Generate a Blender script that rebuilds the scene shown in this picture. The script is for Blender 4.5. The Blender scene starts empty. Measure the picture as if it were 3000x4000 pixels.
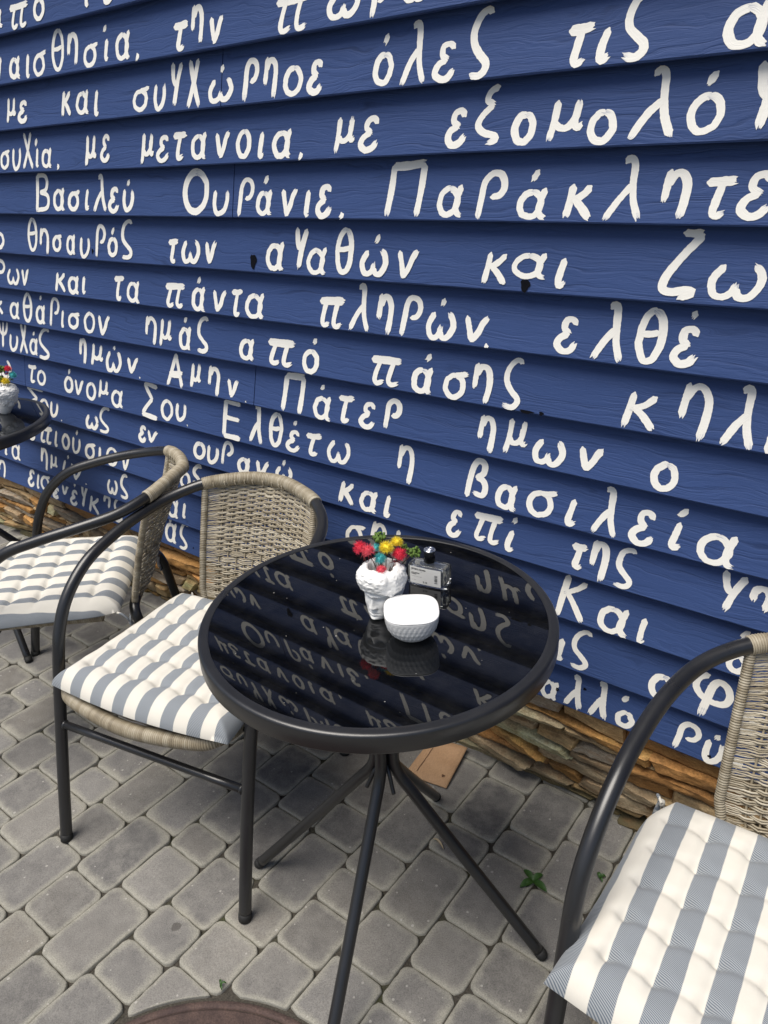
import bpy, math, random
import numpy as np
from mathutils import Vector, Matrix

# ------------------------------------------------------------------ camera, light, exposure
scene = bpy.context.scene
CAM_F, CAM_YAW, CAM_PITCH, CAM_ROLL, CAM_D, CAM_H = 2928.548, -0.667544, 0.435924, 0.037588, 1.37565, 1.400414
cam_data = bpy.data.cameras.new("camera")
cam = bpy.data.objects.new("camera", cam_data)
scene.collection.objects.link(cam)
scene.camera = cam
cy, sy, cp, sp = math.cos(CAM_YAW), math.sin(CAM_YAW), math.cos(CAM_PITCH), math.sin(CAM_PITCH)
fw = np.array([sy * cp, cy * cp, -sp]); rt = np.array([cy, -sy, 0.0]); dn = np.cross(fw, rt)
c_, s_ = math.cos(CAM_ROLL), math.sin(CAM_ROLL)
r2, d2 = c_ * rt + s_ * dn, -s_ * rt + c_ * dn
M = Matrix.Identity(4)
for i in range(3):
    M[i][0], M[i][1], M[i][2] = float(r2[i]), float(-d2[i]), float(-fw[i])
M[0][3], M[1][3], M[2][3] = 0.0, -CAM_D, CAM_H
cam.matrix_world = M
cam_data.sensor_fit = 'HORIZONTAL'
cam_data.sensor_width = 36.0
cam_data.lens = 36.0 * CAM_F / 3000.0
cam_data.clip_start = 0.02
cam_data.clip_end = 500.0

SUN_EL, SUN_AZ = math.radians(68), math.radians(200)      # azimuth clockwise from +Y
world = bpy.data.worlds.new("World")
scene.world = world
world.use_nodes = True
wn = world.node_tree
wn.nodes.clear()
sky = wn.nodes.new("ShaderNodeTexSky")
sky.sky_type = 'NISHITA'
sky.sun_disc = False
sky.sun_elevation = SUN_EL
sky.sun_rotation = SUN_AZ
sky.air_density = 1.0
sky.dust_density = 3.0
sky.ozone_density = 1.0
bg = wn.nodes.new("ShaderNodeBackground")
bg.inputs[1].default_value = 0.085
wo = wn.nodes.new("ShaderNodeOutputWorld")
wn.links.new(sky.outputs[0], bg.inputs[0])
wn.links.new(bg.outputs[0], wo.inputs[0])
sun_data = bpy.data.lights.new("sun", 'SUN')
sun_data.energy = 3.3
sun_data.angle = math.radians(42)
sun_data.color = (1.0, 0.95, 0.87)
sun = bpy.data.objects.new("sun", sun_data)
scene.collection.objects.link(sun)
sv = Vector((math.sin(SUN_AZ) * math.cos(SUN_EL), math.cos(SUN_AZ) * math.cos(SUN_EL), math.sin(SUN_EL)))
sun.rotation_euler = sv.to_track_quat('Z', 'Y').to_euler()
sun.location = (0, -3, 6)
scene.view_settings.view_transform = 'Standard'
scene.view_settings.look = 'None'
scene.view_settings.exposure = 0.25
scene.view_settings.gamma = 1.0
scene.cycles.max_bounces = 10
scene.cycles.transmission_bounces = 8
scene.cycles.use_denoising = True

rng = np.random.default_rng(7)
random.seed(7)
COL = scene.collection

# ------------------------------------------------------------------ mesh helpers
class MB:
    """collects vertices and faces (with material slots) for one mesh"""
    def __init__(self):
        self.v, self.f, self.m, self.n, self.cols = [], [], [], 0, []
    def add(self, v, f, mat=0, col=None):
        v = np.asarray(v, float)
        self.v.append(v)
        n = self.n
        self.f.extend([tuple(int(i) + n for i in q) for q in f])
        self.m.extend([mat] * len(f))
        if col is None:
            col = np.zeros((len(v), 4))
        col = np.asarray(col, float)
        if col.ndim == 1:
            col = np.tile(col, (len(v), 1))
        self.cols.append(col)
        self.n += len(v)
        return self
    def build(self, name, mats, parent=None, smooth=True, attr=None, coll=True):
        me = bpy.data.meshes.new(name)
        V = np.vstack(self.v)
        me.from_pydata(V.tolist(), [], self.f)
        if not isinstance(mats, (list, tuple)):
            mats = [mats]
        for m in mats:
            me.materials.append(m)
        if len(mats) > 1:
            me.polygons.foreach_set("material_index", np.array(self.m, np.int32))
        me.polygons.foreach_set("use_smooth", np.full(len(me.polygons), bool(smooth)))
        if attr:
            a = me.attributes.new(attr, 'FLOAT_COLOR', 'POINT')
            a.data.foreach_set("color", np.vstack(self.cols).astype(np.float32).ravel())
        me.update()
        o = bpy.data.objects.new(name, me)
        COL.objects.link(o)
        if parent is not None:
            o.parent = parent
        return o

def tag(o, label=None, cat=None, group=None, kind=None):
    if label: o["label"] = label
    if cat: o["category"] = cat
    if group: o["group"] = group
    if kind: o["kind"] = kind
    return o

def empty(name, loc=(0, 0, 0), rz=0.0):
    o = bpy.data.objects.new(name, None)
    COL.objects.link(o)
    o.empty_display_size = 0.1
    o.location = loc
    o.rotation_euler = (0, 0, rz)
    return o

def copy_tree(o, parent=None):
    kids = list(o.children)
    c = o.copy()
    COL.objects.link(c)
    if parent is not None:
        c.parent = parent
    for k in kids:
        copy_tree(k, c)
    return c

def smooth_path(P, n=8, closed=False):
    P = np.array(P, float)
    if closed:
        Q = np.vstack([P[-1], P, P[0], P[1]])
        cnt = len(P)
    else:
        Q = np.vstack([2 * P[0] - P[1], P, 2 * P[-1] - P[-2]])
        cnt = len(P) - 1
    out = []
    for i in range(1, cnt + 1):
        a, b, c, d = Q[i - 1:i + 3]
        for t in np.linspace(0, 1, n, endpoint=False):
            out.append(.5 * (2 * b + (c - a) * t + (2 * a - 5 * b + 4 * c - d) * t * t + (3 * b - a - 3 * c + d) * t ** 3))
    if not closed:
        out.append(P[-1])
    return np.array(out)

def resample(P, step):
    P = np.asarray(P, float)
    L = np.r_[0, np.cumsum(np.linalg.norm(np.diff(P, axis=0), axis=1))]
    n = max(2, int(round(L[-1] / step)) + 1)
    s = np.linspace(0, L[-1], n)
    return np.stack([np.interp(s, L, P[:, k]) for k in range(P.shape[1])], 1)

def tube(P, r, seg=12, closed=False, caps=True):
    """returns verts, faces of a tube along path P with radius r (scalar or per point)"""
    P = np.asarray(P, float)
    n = len(P)
    r = np.broadcast_to(np.asarray(r, float), (n,))
    if closed:
        T = np.roll(P, -1, 0) - np.roll(P, 1, 0)
    else:
        T = np.gradient(P, axis=0)
    T /= np.linalg.norm(T, axis=1)[:, None] + 1e-12
    up = np.array([0, 0, 1.0]) if abs(T[0][2]) < .9 else np.array([1.0, 0, 0])
    N = np.cross(up, T[0]); N /= np.linalg.norm(N)
    Ns = [N]
    for i in range(1, n):
        v = Ns[-1] - T[i] * (Ns[-1] @ T[i])
        Ns.append(v / (np.linalg.norm(v) + 1e-12))
    Ns = np.array(Ns)
    B = np.cross(T, Ns)
    th = np.linspace(0, 2 * np.pi, seg, endpoint=False)
    V = P[:, None, :] + r[:, None, None] * (np.cos(th)[None, :, None] * Ns[:, None, :] + np.sin(th)[None, :, None] * B[:, None, :])
    V = V.reshape(-1, 3)
    F = []
    m = n if closed else n - 1
    for i in range(m):
        a, b = i * seg, ((i + 1) % n) * seg
        for j in range(seg):
            k = (j + 1) % seg
            F.append((a + j, a + k, b + k, b + j))
    if caps and not closed:
        F.append(tuple(range(seg - 1, -1, -1)))
        F.append(tuple((n - 1) * seg + j for j in range(seg)))
    return V, F

def lathe(prof, seg=32, cx=0.0, cy=0.0):
    """prof: list of (r,z) bottom to top; capped where r == 0"""
    V, F, idx = [], [], []
    for r, z in prof:
        if r < 1e-9:
            idx.append([len(V)]); V.append((cx, cy, z))
        else:
            row = []
            for j in range(seg):
                a = 2 * math.pi * j / seg
                row.append(len(V)); V.append((cx + r * math.cos(a), cy + r * math.sin(a), z))
            idx.append(row)
    for a, b in zip(idx[:-1], idx[1:]):
        for j in range(seg):
            k = (j + 1) % seg
            if len(a) == 1 and len(b) == 1: continue
            if len(a) == 1: F.append((a[0], b[k], b[j]))
            elif len(b) == 1: F.append((a[j], a[k], b[0]))
            else: F.append((a[j], a[k], b[k], b[j]))
    return np.array(V), F

def bevel_box(x0, x1, y0, y1, z0, z1, b):
    """box with chamfered edges"""
    import bmesh
    bm = bmesh.new()
    bmesh.ops.create_cube(bm, size=1.0)
    for v in bm.verts:
        v.co = Vector(((x0 + x1) / 2 + v.co.x * (x1 - x0), (y0 + y1) / 2 + v.co.y * (y1 - y0), (z0 + z1) / 2 + v.co.z * (z1 - z0)))
    if b > 0:
        bmesh.ops.bevel(bm, geom=bm.edges[:], offset=b, segments=3, affect='EDGES', profile=.6)
    bm.verts.ensure_lookup_table()
    V = np.array([v.co[:] for v in bm.verts]); F = [tuple(v.index for v in f.verts) for f in bm.faces]
    bm.free()
    return V, F

def blob(c, r, n=6, m=8, sc=(1, 1, 1)):
    prof = [(r * math.sin(math.pi * i / n), -r * math.cos(math.pi * i / n)) for i in range(n + 1)]
    prof[0] = (0, -r); prof[-1] = (0, r)
    V, F = lathe(prof, m)
    return V * np.array(sc) + np.array(c), F

def text_mesh(s, size, align='LEFT', bold=0.0):
    cu = bpy.data.curves.new("tmp_text", 'FONT')
    cu.body = s; cu.size = size; cu.align_x = align; cu.offset = bold
    cu.resolution_u = 2
    ob = bpy.data.objects.new("tmp_text", cu)
    COL.objects.link(ob)
    dg = bpy.context.evaluated_depsgraph_get()
    me = bpy.data.meshes.new_from_object(ob.evaluated_get(dg))
    V = np.array([v.co[:] for v in me.vertices]); F = [tuple(p.vertices) for p in me.polygons]
    bpy.data.objects.remove(ob); bpy.data.curves.remove(cu); bpy.data.meshes.remove(me)
    return V, F

def noise2(x, y, seed=0, octaves=4):
    """cheap value noise on arrays"""
    r = np.random.default_rng(seed)
    tab = r.random((64, 64))
    out = np.zeros_like(x, float); amp = 1.0; tot = 0.0; f = 1.0
    for _ in range(octaves):
        X, Y = x * f, y * f
        xi, yi = np.floor(X).astype(int), np.floor(Y).astype(int)
        u, v = X - xi, Y - yi
        u, v = u * u * (3 - 2 * u), v * v * (3 - 2 * v)
        g = lambda a, b: tab[a % 64, b % 64]
        out += amp * ((g(xi, yi) * (1 - u) + g(xi + 1, yi) * u) * (1 - v) + (g(xi, yi + 1) * (1 - u) + g(xi + 1, yi + 1) * u) * v)
        tot += amp; amp *= .5; f *= 2.03
    return out / tot - .5

# ------------------------------------------------------------------ material helpers
def new_mat(name):
    m = bpy.data.materials.new(name)
    m.use_nodes = True
    nt = m.node_tree
    b = nt.nodes["Principled BSDF"]
    return m, nt, b

def nd(nt, typ, **kw):
    n = nt.nodes.new(typ)
    for k, v in kw.items():
        if k in n.inputs: n.inputs[k].default_value = v
        else: setattr(n, k, v)
    return n

def ramp(nt, src, stops, interp='LINEAR'):
    r = nt.nodes.new("ShaderNodeValToRGB")
    r.color_ramp.interpolation = interp
    e = r.color_ramp.elements
    while len(e) < len(stops): e.new(.5)
    for el, (p, c) in zip(e, stops):
        el.position = p
        el.color = (c, c, c, 1) if isinstance(c, (int, float)) else (*c, 1)
    nt.links.new(src, r.inputs[0])
    return r.outputs[0]

def mixc(nt, fac, a, b, typ='MIX'):
    n = nt.nodes.new("ShaderNodeMix"); n.data_type = 'RGBA'; n.blend_type = typ
    for sock, val in ((n.inputs[0], fac), (n.inputs[6], a), (n.inputs[7], b)):
        if isinstance(val, bpy.types.NodeSocket): nt.links.new(val, sock)
        elif isinstance(val, (int, float)): sock.default_value = val
        else: sock.default_value = (*val, 1)
    return n.outputs[2]

def math_n(nt, op, a, b=None, c=None):
    n = nt.nodes.new("ShaderNodeMath"); n.operation = op
    for i, val in enumerate((a, b, c)):
        if val is None: continue
        if isinstance(val, bpy.types.NodeSocket): nt.links.new(val, n.inputs[i])
        else: n.inputs[i].default_value = val
    return n.outputs[0]

def coords(nt, scale=(1, 1, 1), rot=(0, 0, 0), kind='Object'):
    tc = nt.nodes.new("ShaderNodeTexCoord")
    mp = nt.nodes.new("ShaderNodeMapping")
    mp.inputs['Scale'].default_value = scale
    mp.inputs['Rotation'].default_value = rot
    nt.links.new(tc.outputs[kind], mp.inputs[0])
    return mp.outputs[0]

def noise(nt, vec, scale, detail=4, rough=.55, dist=0.0):
    n = nt.nodes.new("ShaderNodeTexNoise")
    n.inputs['Scale'].default_value = scale; n.inputs['Detail'].default_value = detail
    n.inputs['Roughness'].default_value = rough; n.inputs['Distortion'].default_value = dist
    nt.links.new(vec, n.inputs['Vector'])
    return n.outputs[0]

def bump(nt, b, height, strength, dist):
    n = nt.nodes.new("ShaderNodeBump")
    n.inputs['Strength'].default_value = strength; n.inputs['Distance'].default_value = dist
    nt.links.new(height, n.inputs['Height'])
    nt.links.new(n.outputs[0], b.inputs['Normal'])

def simple(name, col, rough=.5, metal=0.0, spec=.5, var=0.0, vscale=40, bmp=0.0):
    m, nt, b = new_mat(name)
    b.inputs['Roughness'].default_value = rough; b.inputs['Metallic'].default_value = metal
    b.inputs['Specular IOR Level'].default_value = spec
    if var > 0 or bmp > 0:
        nz = noise(nt, coords(nt), vscale, 5)
        if var > 0:
            nt.links.new(mixc(nt, nz, tuple(c * (1 - var) for c in col), tuple(min(1, c * (1 + var)) for c in col)), b.inputs['Base Color'])
        else:
            b.inputs['Base Color'].default_value = (*col, 1)
        if bmp > 0: bump(nt, b, nz, bmp, .001)
    else:
        b.inputs['Base Color'].default_value = (*col, 1)
    return m

MAT = {}

def mat_navy():
    m, nt, b = new_mat("navy_wood_paint")
    vec = coords(nt, (1.0, 1.0, 1.0))
    warp = noise(nt, coords(nt, (2.2, 1, 9)), 1.6, 3)
    tc = coords(nt, (1, 1, 1))
    sep = nt.nodes.new("ShaderNodeSeparateXYZ"); nt.links.new(tc, sep.inputs[0])
    z2 = math_n(nt, 'ADD', sep.outputs[2], math_n(nt, 'MULTIPLY', warp, .085))
    cmb = nt.nodes.new("ShaderNodeCombineXYZ")
    nt.links.new(math_n(nt, 'MULTIPLY', sep.outputs[0], .035), cmb.inputs[0]); nt.links.new(z2, cmb.inputs[2])
    grain = noise(nt, cmb.outputs[0], 125, 4, .6)
    fine = noise(nt, coords(nt, (8, 40, 190)), 4.0, 3, .6)
    broad = noise(nt, coords(nt, (1.3, 1, 5)), 1.7, 3)
    h = math_n(nt, 'ADD', ramp(nt, grain, [(.3, 0.0), (.52, .8), (.7, 1.0)]), math_n(nt, 'MULTIPLY', fine, .5))
    base = mixc(nt, broad, (.031, .059, .163), (.045, .084, .228))
    lines = ramp(nt, grain, [(.30, .55), (.42, 0.0)])
    base = mixc(nt, lines, base, (.014, .028, .082))
    hi = ramp(nt, fine, [(.60, 0.0), (.78, .35)])
    base = mixc(nt, hi, base, (.095, .14, .34))
    nt.links.new(base, b.inputs['Base Color'])
    b.inputs['Roughness'].default_value = .6
    b.inputs['Specular IOR Level'].default_value = .2
    bump(nt, b, h, .6, .0014)
    return m
MAT['navy'] = mat_navy()
MAT['knot'] = simple("dark_knot", (.0035, .004, .007), .85, spec=.1, var=.4, vscale=120, bmp=.6)
MAT['splinter'] = simple("bare_wood", (.25, .13, .06), .8, var=.3)

def mat_letter():
    m, nt, b = new_mat("white_brush_paint")
    at = nt.nodes.new("ShaderNodeAttribute"); at.attribute_name = "stroke"
    sep = nt.nodes.new("ShaderNodeSeparateColor"); nt.links.new(at.outputs[0], sep.inputs[0])
    along, cross, rnd = sep.outputs[0], sep.outputs[1], sep.outputs[2]
    cmb = nt.nodes.new("ShaderNodeCombineXYZ")
    nt.links.new(math_n(nt, 'MULTIPLY', along, 1.6), cmb.inputs[0])
    nt.links.new(math_n(nt, 'MULTIPLY', cross, 9.0), cmb.inputs[1])
    nt.links.new(math_n(nt, 'MULTIPLY', rnd, 37.0), cmb.inputs[2])
    bristle = noise(nt, cmb.outputs[0], 1.0, 3, .6)
    # thin paint toward the end of a stroke and where the brush skipped over the grain
    g = noise(nt, coords(nt, (12, 1, 170)), 1.0, 3, .6)
    endf = ramp(nt, along, [(.78, 0.0), (1.0, .34)])
    thr = math_n(nt, 'ADD', math_n(nt, 'ADD', math_n(nt, 'MULTIPLY', bristle, .72), math_n(nt, 'MULTIPLY', g, .36)), endf)
    thin = ramp(nt, thr, [(.80, 0.0), (1.02, .7)])
    tone = mixc(nt, bristle, (.82, .80, .735), (.90, .89, .84))
    nt.links.new(mixc(nt, thin, tone, (.16, .20, .36)), b.inputs['Base Color'])
    b.inputs['Roughness'].default_value = .5
    bump(nt, b, math_n(nt, 'ADD', bristle, math_n(nt, 'MULTIPLY', g, .6)), .5, .0008)
    return m
MAT['letter'] = mat_letter()

def mat_metal():
    m, nt, b = new_mat("charcoal_powder_coat")
    n1 = noise(nt, coords(nt), 900, 2)
    n2 = noise(nt, coords(nt), 14, 5)
    nt.links.new(mixc(nt, n2, (.010, .0105, .012), (.018, .0185, .021)), b.inputs['Base Color'])
    nt.links.new(ramp(nt, n2, [(.3, .27), (.7, .37)]), b.inputs['Roughness'])
    b.inputs['Specular IOR Level'].default_value = .75
    bump(nt, b, n1, .12, .0004)
    return m
MAT['metal'] = mat_metal()
MAT['rubber'] = simple("black_rubber", (.012, .012, .012), .7)

def mat_glass_top():
    m, nt, b = new_mat("black_glass")
    b.inputs['IOR'].default_value = 1.62
    v = nt.nodes.new("ShaderNodeTexVoronoi"); v.inputs['Scale'].default_value = 62
    nt.links.new(coords(nt), v.inputs['Vector'])
    rnd = nt.nodes.new("ShaderNodeSeparateColor"); nt.links.new(v.outputs['Color'], rnd.inputs[0])
    size = math_n(nt, 'MULTIPLY', math_n(nt, 'POWER', rnd.outputs[0], 6.0), .10)
    speck = math_n(nt, 'LESS_THAN', v.outputs['Distance'], size)
    dust = noise(nt, coords(nt), 24, 6, .7)
    film = ramp(nt, dust, [(.42, 0.0), (.75, .022)])
    base = mixc(nt, film, (.0022, .0024, .003), (.35, .35, .35))
    nt.links.new(mixc(nt, math_n(nt, 'MULTIPLY', speck, .5), base, (.45, .44, .41)), b.inputs['Base Color'])
    nt.links.new(math_n(nt, 'ADD', math_n(nt, 'MULTIPLY', speck, .5), .012), b.inputs['Roughness'])
    return m
MAT['tabletop'] = mat_glass_top()

def mat_wicker():
    m, nt, b = new_mat("taupe_wicker")
    at = nt.nodes.new("ShaderNodeAttribute"); at.attribute_name = "strand"
    sep = nt.nodes.new("ShaderNodeSeparateColor"); nt.links.new(at.outputs[0], sep.inputs[0])
    n1 = noise(nt, coords(nt, (1, 1, 1)), 45, 4)
    f = math_n(nt, 'ADD', math_n(nt, 'MULTIPLY', sep.outputs[0], .65), math_n(nt, 'MULTIPLY', n1, .5))
    nt.links.new(ramp(nt, f, [(.1, (.11, .086, .055)), (.45, (.275, .232, .16)), (.8, (.43, .385, .295)), (1.0, (.54, .495, .40))]), b.inputs['Base Color'])
    b.inputs['Roughness'].default_value = .5
    b.inputs['Specular IOR Level'].default_value = .45
    n2 = noise(nt, coords(nt), 420, 3)
    bump(nt, b, n2, .3, .0005)
    return m
MAT['wicker'] = mat_wicker()

def mat_fabric():
    m, nt, b = new_mat("striped_cotton")
    tc = coords(nt)
    sep = nt.nodes.new("ShaderNodeSeparateXYZ"); nt.links.new(tc, sep.inputs[0])
    x, y = sep.outputs[0], sep.outputs[1]
    wob = noise(nt, coords(nt), 22, 2)
    xx = math_n(nt, 'ADD', x, math_n(nt, 'MULTIPLY', math_n(nt, 'SUBTRACT', wob, .5), .004))
    st = math_n(nt, 'COSINE', math_n(nt, 'MULTIPLY', math_n(nt, 'SUBTRACT', xx, .21175), 2 * math.pi / .0605))
    mask = ramp(nt, math_n(nt, 'ADD', math_n(nt, 'MULTIPLY', st, .5), .5), [(.47, 0.0), (.53, 1.0)])
    tw = math_n(nt, 'SINE', math_n(nt, 'MULTIPLY', math_n(nt, 'ADD', math_n(nt, 'MULTIPLY', y, .92), math_n(nt, 'MULTIPLY', x, .42)), 2 * math.pi / .0021))
    twm = ramp(nt, math_n(nt, 'ADD', math_n(nt, 'MULTIPLY', tw, .5), .5), [(.25, 0.0), (.75, 1.0)])
    weave = noise(nt, coords(nt, (1, 1, 1)), 900, 2)
    blue = mixc(nt, twm, (.12, .145, .178), (.335, .352, .365))
    cream = mixc(nt, noise(nt, coords(nt), 30, 4), (.64, .61, .54), (.71, .685, .62))
    col = mixc(nt, mask, cream, blue)
    nt.links.new(col, b.inputs['Base Color'])
    b.inputs['Roughness'].default_value = .9
    b.inputs['Specular IOR Level'].default_value = .15
    b.inputs['Sheen Weight'].default_value = .15
    wr = noise(nt, coords(nt, (3, 1.5, 1)), 18, 4)
    bump(nt, b, math_n(nt, 'ADD', math_n(nt, 'MULTIPLY', weave, .25), wr), .35, .002)
    return m
MAT['fabric'] = mat_fabric()

def mat_paver():
    m, nt, b = new_mat("grey_paver")
    at = nt.nodes.new("ShaderNodeAttribute"); at.attribute_name = "stone"
    sep = nt.nodes.new("ShaderNodeSeparateColor"); nt.links.new(at.outputs[0], sep.inputs[0])
    tone, edge, hue = sep.outputs[0], sep.outputs[1], sep.outputs[2]
    big = noise(nt, coords(nt), 5.5, 5, .6)
    mid = noise(nt, coords(nt), 26, 6, .65)
    grit = noise(nt, coords(nt), 420, 4, .7)
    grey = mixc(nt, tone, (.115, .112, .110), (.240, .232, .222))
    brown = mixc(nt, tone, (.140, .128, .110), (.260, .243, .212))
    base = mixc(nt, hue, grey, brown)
    base = mixc(nt, ramp(nt, big, [(.38, 0.0), (.66, .6)]), base, (.100, .097, .097))
    blotch = ramp(nt, math_n(nt, 'ADD', math_n(nt, 'MULTIPLY', mid, .75), math_n(nt, 'MULTIPLY', big, .35)), [(.46, 0.0), (.66, .5)])
    base = mixc(nt, blotch, base, (.26, .25, .23))
    # worn pale arrises
    ew = math_n(nt, 'ADD', edge, math_n(nt, 'MULTIPLY', math_n(nt, 'SUBTRACT', mid, .5), .9))
    base = mixc(nt, ramp(nt, ew, [(.42, 0.0), (1.0, .72)]), base, (.34, .328, .275))
    g2 = ramp(nt, grit, [(.30, .62), (.5, 1.0), (.72, 1.28)])
    base = mixc(nt, 1.0, base, g2, 'MULTIPLY')
    # dark drips
    v = nt.nodes.new("ShaderNodeTexVoronoi"); v.inputs['Scale'].default_value = 9.5
    nt.links.new(coords(nt), v.inputs['Vector'])
    rn = nt.nodes.new("ShaderNodeSeparateColor"); nt.links.new(v.outputs['Color'], rn.inputs[0])
    dist = math_n(nt, 'ADD', v.outputs['Distance'], math_n(nt, 'MULTIPLY', math_n(nt, 'SUBTRACT', mid, .5), .22))
    spot = math_n(nt, 'LESS_THAN', dist, math_n(nt, 'MULTIPLY', math_n(nt, 'POWER', rn.outputs[1], 5.0), .12))
    base = mixc(nt, math_n(nt, 'MULTIPLY', spot, .55), base, (.04, .034, .03))
    v2 = nt.nodes.new("ShaderNodeTexVoronoi"); v2.inputs['Scale'].default_value = 75
    nt.links.new(coords(nt), v2.inputs['Vector'])
    rn2 = nt.nodes.new("ShaderNodeSeparateColor"); nt.links.new(v2.outputs['Color'], rn2.inputs[0])
    fleck = math_n(nt, 'LESS_THAN', v2.outputs['Distance'], math_n(nt, 'MULTIPLY', math_n(nt, 'POWER', rn2.outputs[2], 16.0), .24))
    base = mixc(nt, math_n(nt, 'MULTIPLY', fleck, .5), base, (.5, .48, .44))
    nt.links.new(base, b.inputs['Base Color'])
    b.inputs['Roughness'].default_value = .85
    b.inputs['Specular IOR Level'].default_value = .3
    bump(nt, b, math_n(nt, 'ADD', grit, math_n(nt, 'MULTIPLY', mid, 1.6)), .55, .0016)
    return m
MAT['paver'] = mat_paver()

def mat_joint():
    m, nt, b = new_mat("joint_dirt")
    n1 = noise(nt, coords(nt), 9, 5); n2 = noise(nt, coords(nt), 260, 4)
    base = mixc(nt, ramp(nt, n1, [(.5, 0.0), (.7, .8)]), (.052, .046, .037), (.04, .046, .017))
    nt.links.new(mixc(nt, 1.0, base, ramp(nt, n2, [(.3, .5), (.7, 1.5)]), 'MULTIPLY'), b.inputs['Base Color'])
    b.inputs['Roughness'].default_value = 1.0
    bump(nt, b, n2, .8, .003)
    return m
MAT['joint'] = mat_joint()

def mat_ledger():
    m, nt, b = new_mat("sandstone_ledger")
    at = nt.nodes.new("ShaderNodeAttribute"); at.attribute_name = "stone"
    n1 = noise(nt, coords(nt, (1, 1, 3)), 38, 6, .65)
    n2 = noise(nt, coords(nt, (1, 1, 2)), 190, 5, .7)
    n3 = noise(nt, coords(nt, (1, 1, 2)), 9, 4)
    base = mixc(nt, ramp(nt, n1, [(.42, 0.0), (.66, .55)]), at.outputs[0], (.19, .085, .028))
    base = mixc(nt, ramp(nt, n3, [(.5, 0.0), (.72, .55)]), base, (.085, .075, .06))
    base = mixc(nt, 1.0, base, ramp(nt, n2, [(.28, .55), (.5, 1.0), (.75, 1.4)]), 'MULTIPLY')
    sp = nt.nodes.new("ShaderNodeSeparateXYZ"); nt.links.new(coords(nt), sp.inputs[0])
    low = ramp(nt, math_n(nt, 'ADD', math_n(nt, 'MULTIPLY', sp.outputs[2], 8.0), n1), [(.55, .5), (.95, 0.0)])
    base = mixc(nt, low, base, (.045, .05, .018))
    nt.links.new(base, b.inputs['Base Color'])
    b.inputs['Roughness'].default_value = .9
    b.inputs['Specular IOR Level'].default_value = .25
    bump(nt, b, math_n(nt, 'ADD', n1, math_n(nt, 'MULTIPLY', n2, .6)), .7, .003)
    return m
MAT['ledger'] = mat_ledger()
MAT['plaster'] = simple("white_plaster", (.83, .83, .81), .55, var=.03, vscale=30, bmp=.08)
MAT['porcelain'] = simple("white_porcelain", (.86, .86, .84), .25)
MAT['lid'] = simple("white_lid", (.90, .90, .89), .3)
MAT['red'] = simple("red_dried_flower", (.78, .04, .085), .8, var=.35, vscale=160)
MAT['pink'] = simple("coral_dried_flower", (.80, .10, .14), .8, var=.3, vscale=160)
MAT['teal'] = simple("teal_dried_flower", (.07, .44, .46), .8, var=.3, vscale=160)
MAT['yellow'] = simple("yellow_dried_flower", (.90, .66, .04), .8, var=.25, vscale=160)
MAT['moss'] = simple("green_dried_moss", (.10, .175, .03), .8, var=.45, vscale=160)
MAT['stem'] = simple("brown_stem", (.10, .045, .03), .8)
MAT['calyx'] = simple("dark_red_calyx", (.25, .035, .045), .8, var=.3, vscale=200)
MAT['kraft'] = None
def mat_kraft():
    m, nt, b = new_mat("kraft_paper")
    n1 = noise(nt, coords(nt), 14, 5); n2 = noise(nt, coords(nt, (3, 1, 1)), 160, 4)
    base = mixc(nt, n1, (.36, .215, .115), (.46, .29, .165))
    nt.links.new(mixc(nt, 1.0, base, ramp(nt, n2, [(.3, .85), (.7, 1.1)]), 'MULTIPLY'), b.inputs['Base Color'])
    b.inputs['Roughness'].default_value = .8
    bump(nt, b, math_n(nt, 'ADD', n1, math_n(nt, 'MULTIPLY', n2, .2)), .5, .004)
    return m
MAT['kraft'] = mat_kraft()
MAT['stain'] = simple("brown_stain", (.11, .055, .03), .8)
MAT['leaf'] = simple("weed_leaf", (.030, .085, .014), .5, var=.35, vscale=90)
MAT['cover'] = None
def mat_cover():
    m, nt, b = new_mat("brown_composite_cover")
    n1 = noise(nt, coords(nt), 24, 6, .65); n2 = noise(nt, coords(nt), 300, 4, .7)
    base = mixc(nt, ramp(nt, n1, [(.35, 0.0), (.65, 1.0)]), (.052, .034, .032), (.105, .068, .057))
    nt.links.new(mixc(nt, 1.0, base, ramp(nt, n2, [(.3, .6), (.7, 1.35)]), 'MULTIPLY'), b.inputs['Base Color'])
    b.inputs['Roughness'].default_value = .85
    bump(nt, b, math_n(nt, 'ADD', n1, n2), .6, .002)
    return m
MAT['cover'] = mat_cover()
MAT['chrome'] = simple("polished_chrome", (.85, .85, .87), .08, 1.0)
MAT['blackcap'] = simple("gloss_black_plastic", (.006, .006, .007), .15)
MAT['label'] = simple("white_label", (.86, .86, .83), .55)
MAT['ink'] = simple("black_ink", (.02, .02, .02), .6)
def mat_clear():
    m, nt, b = new_mat("clear_glass")
    b.inputs['Base Color'].default_value = (.96, .985, .98, 1)
    b.inputs['Transmission Weight'].default_value = .97
    b.inputs['Roughness'].default_value = .01
    b.inputs['IOR'].default_value = 1.5
    return m
MAT['clear'] = mat_clear()

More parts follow.
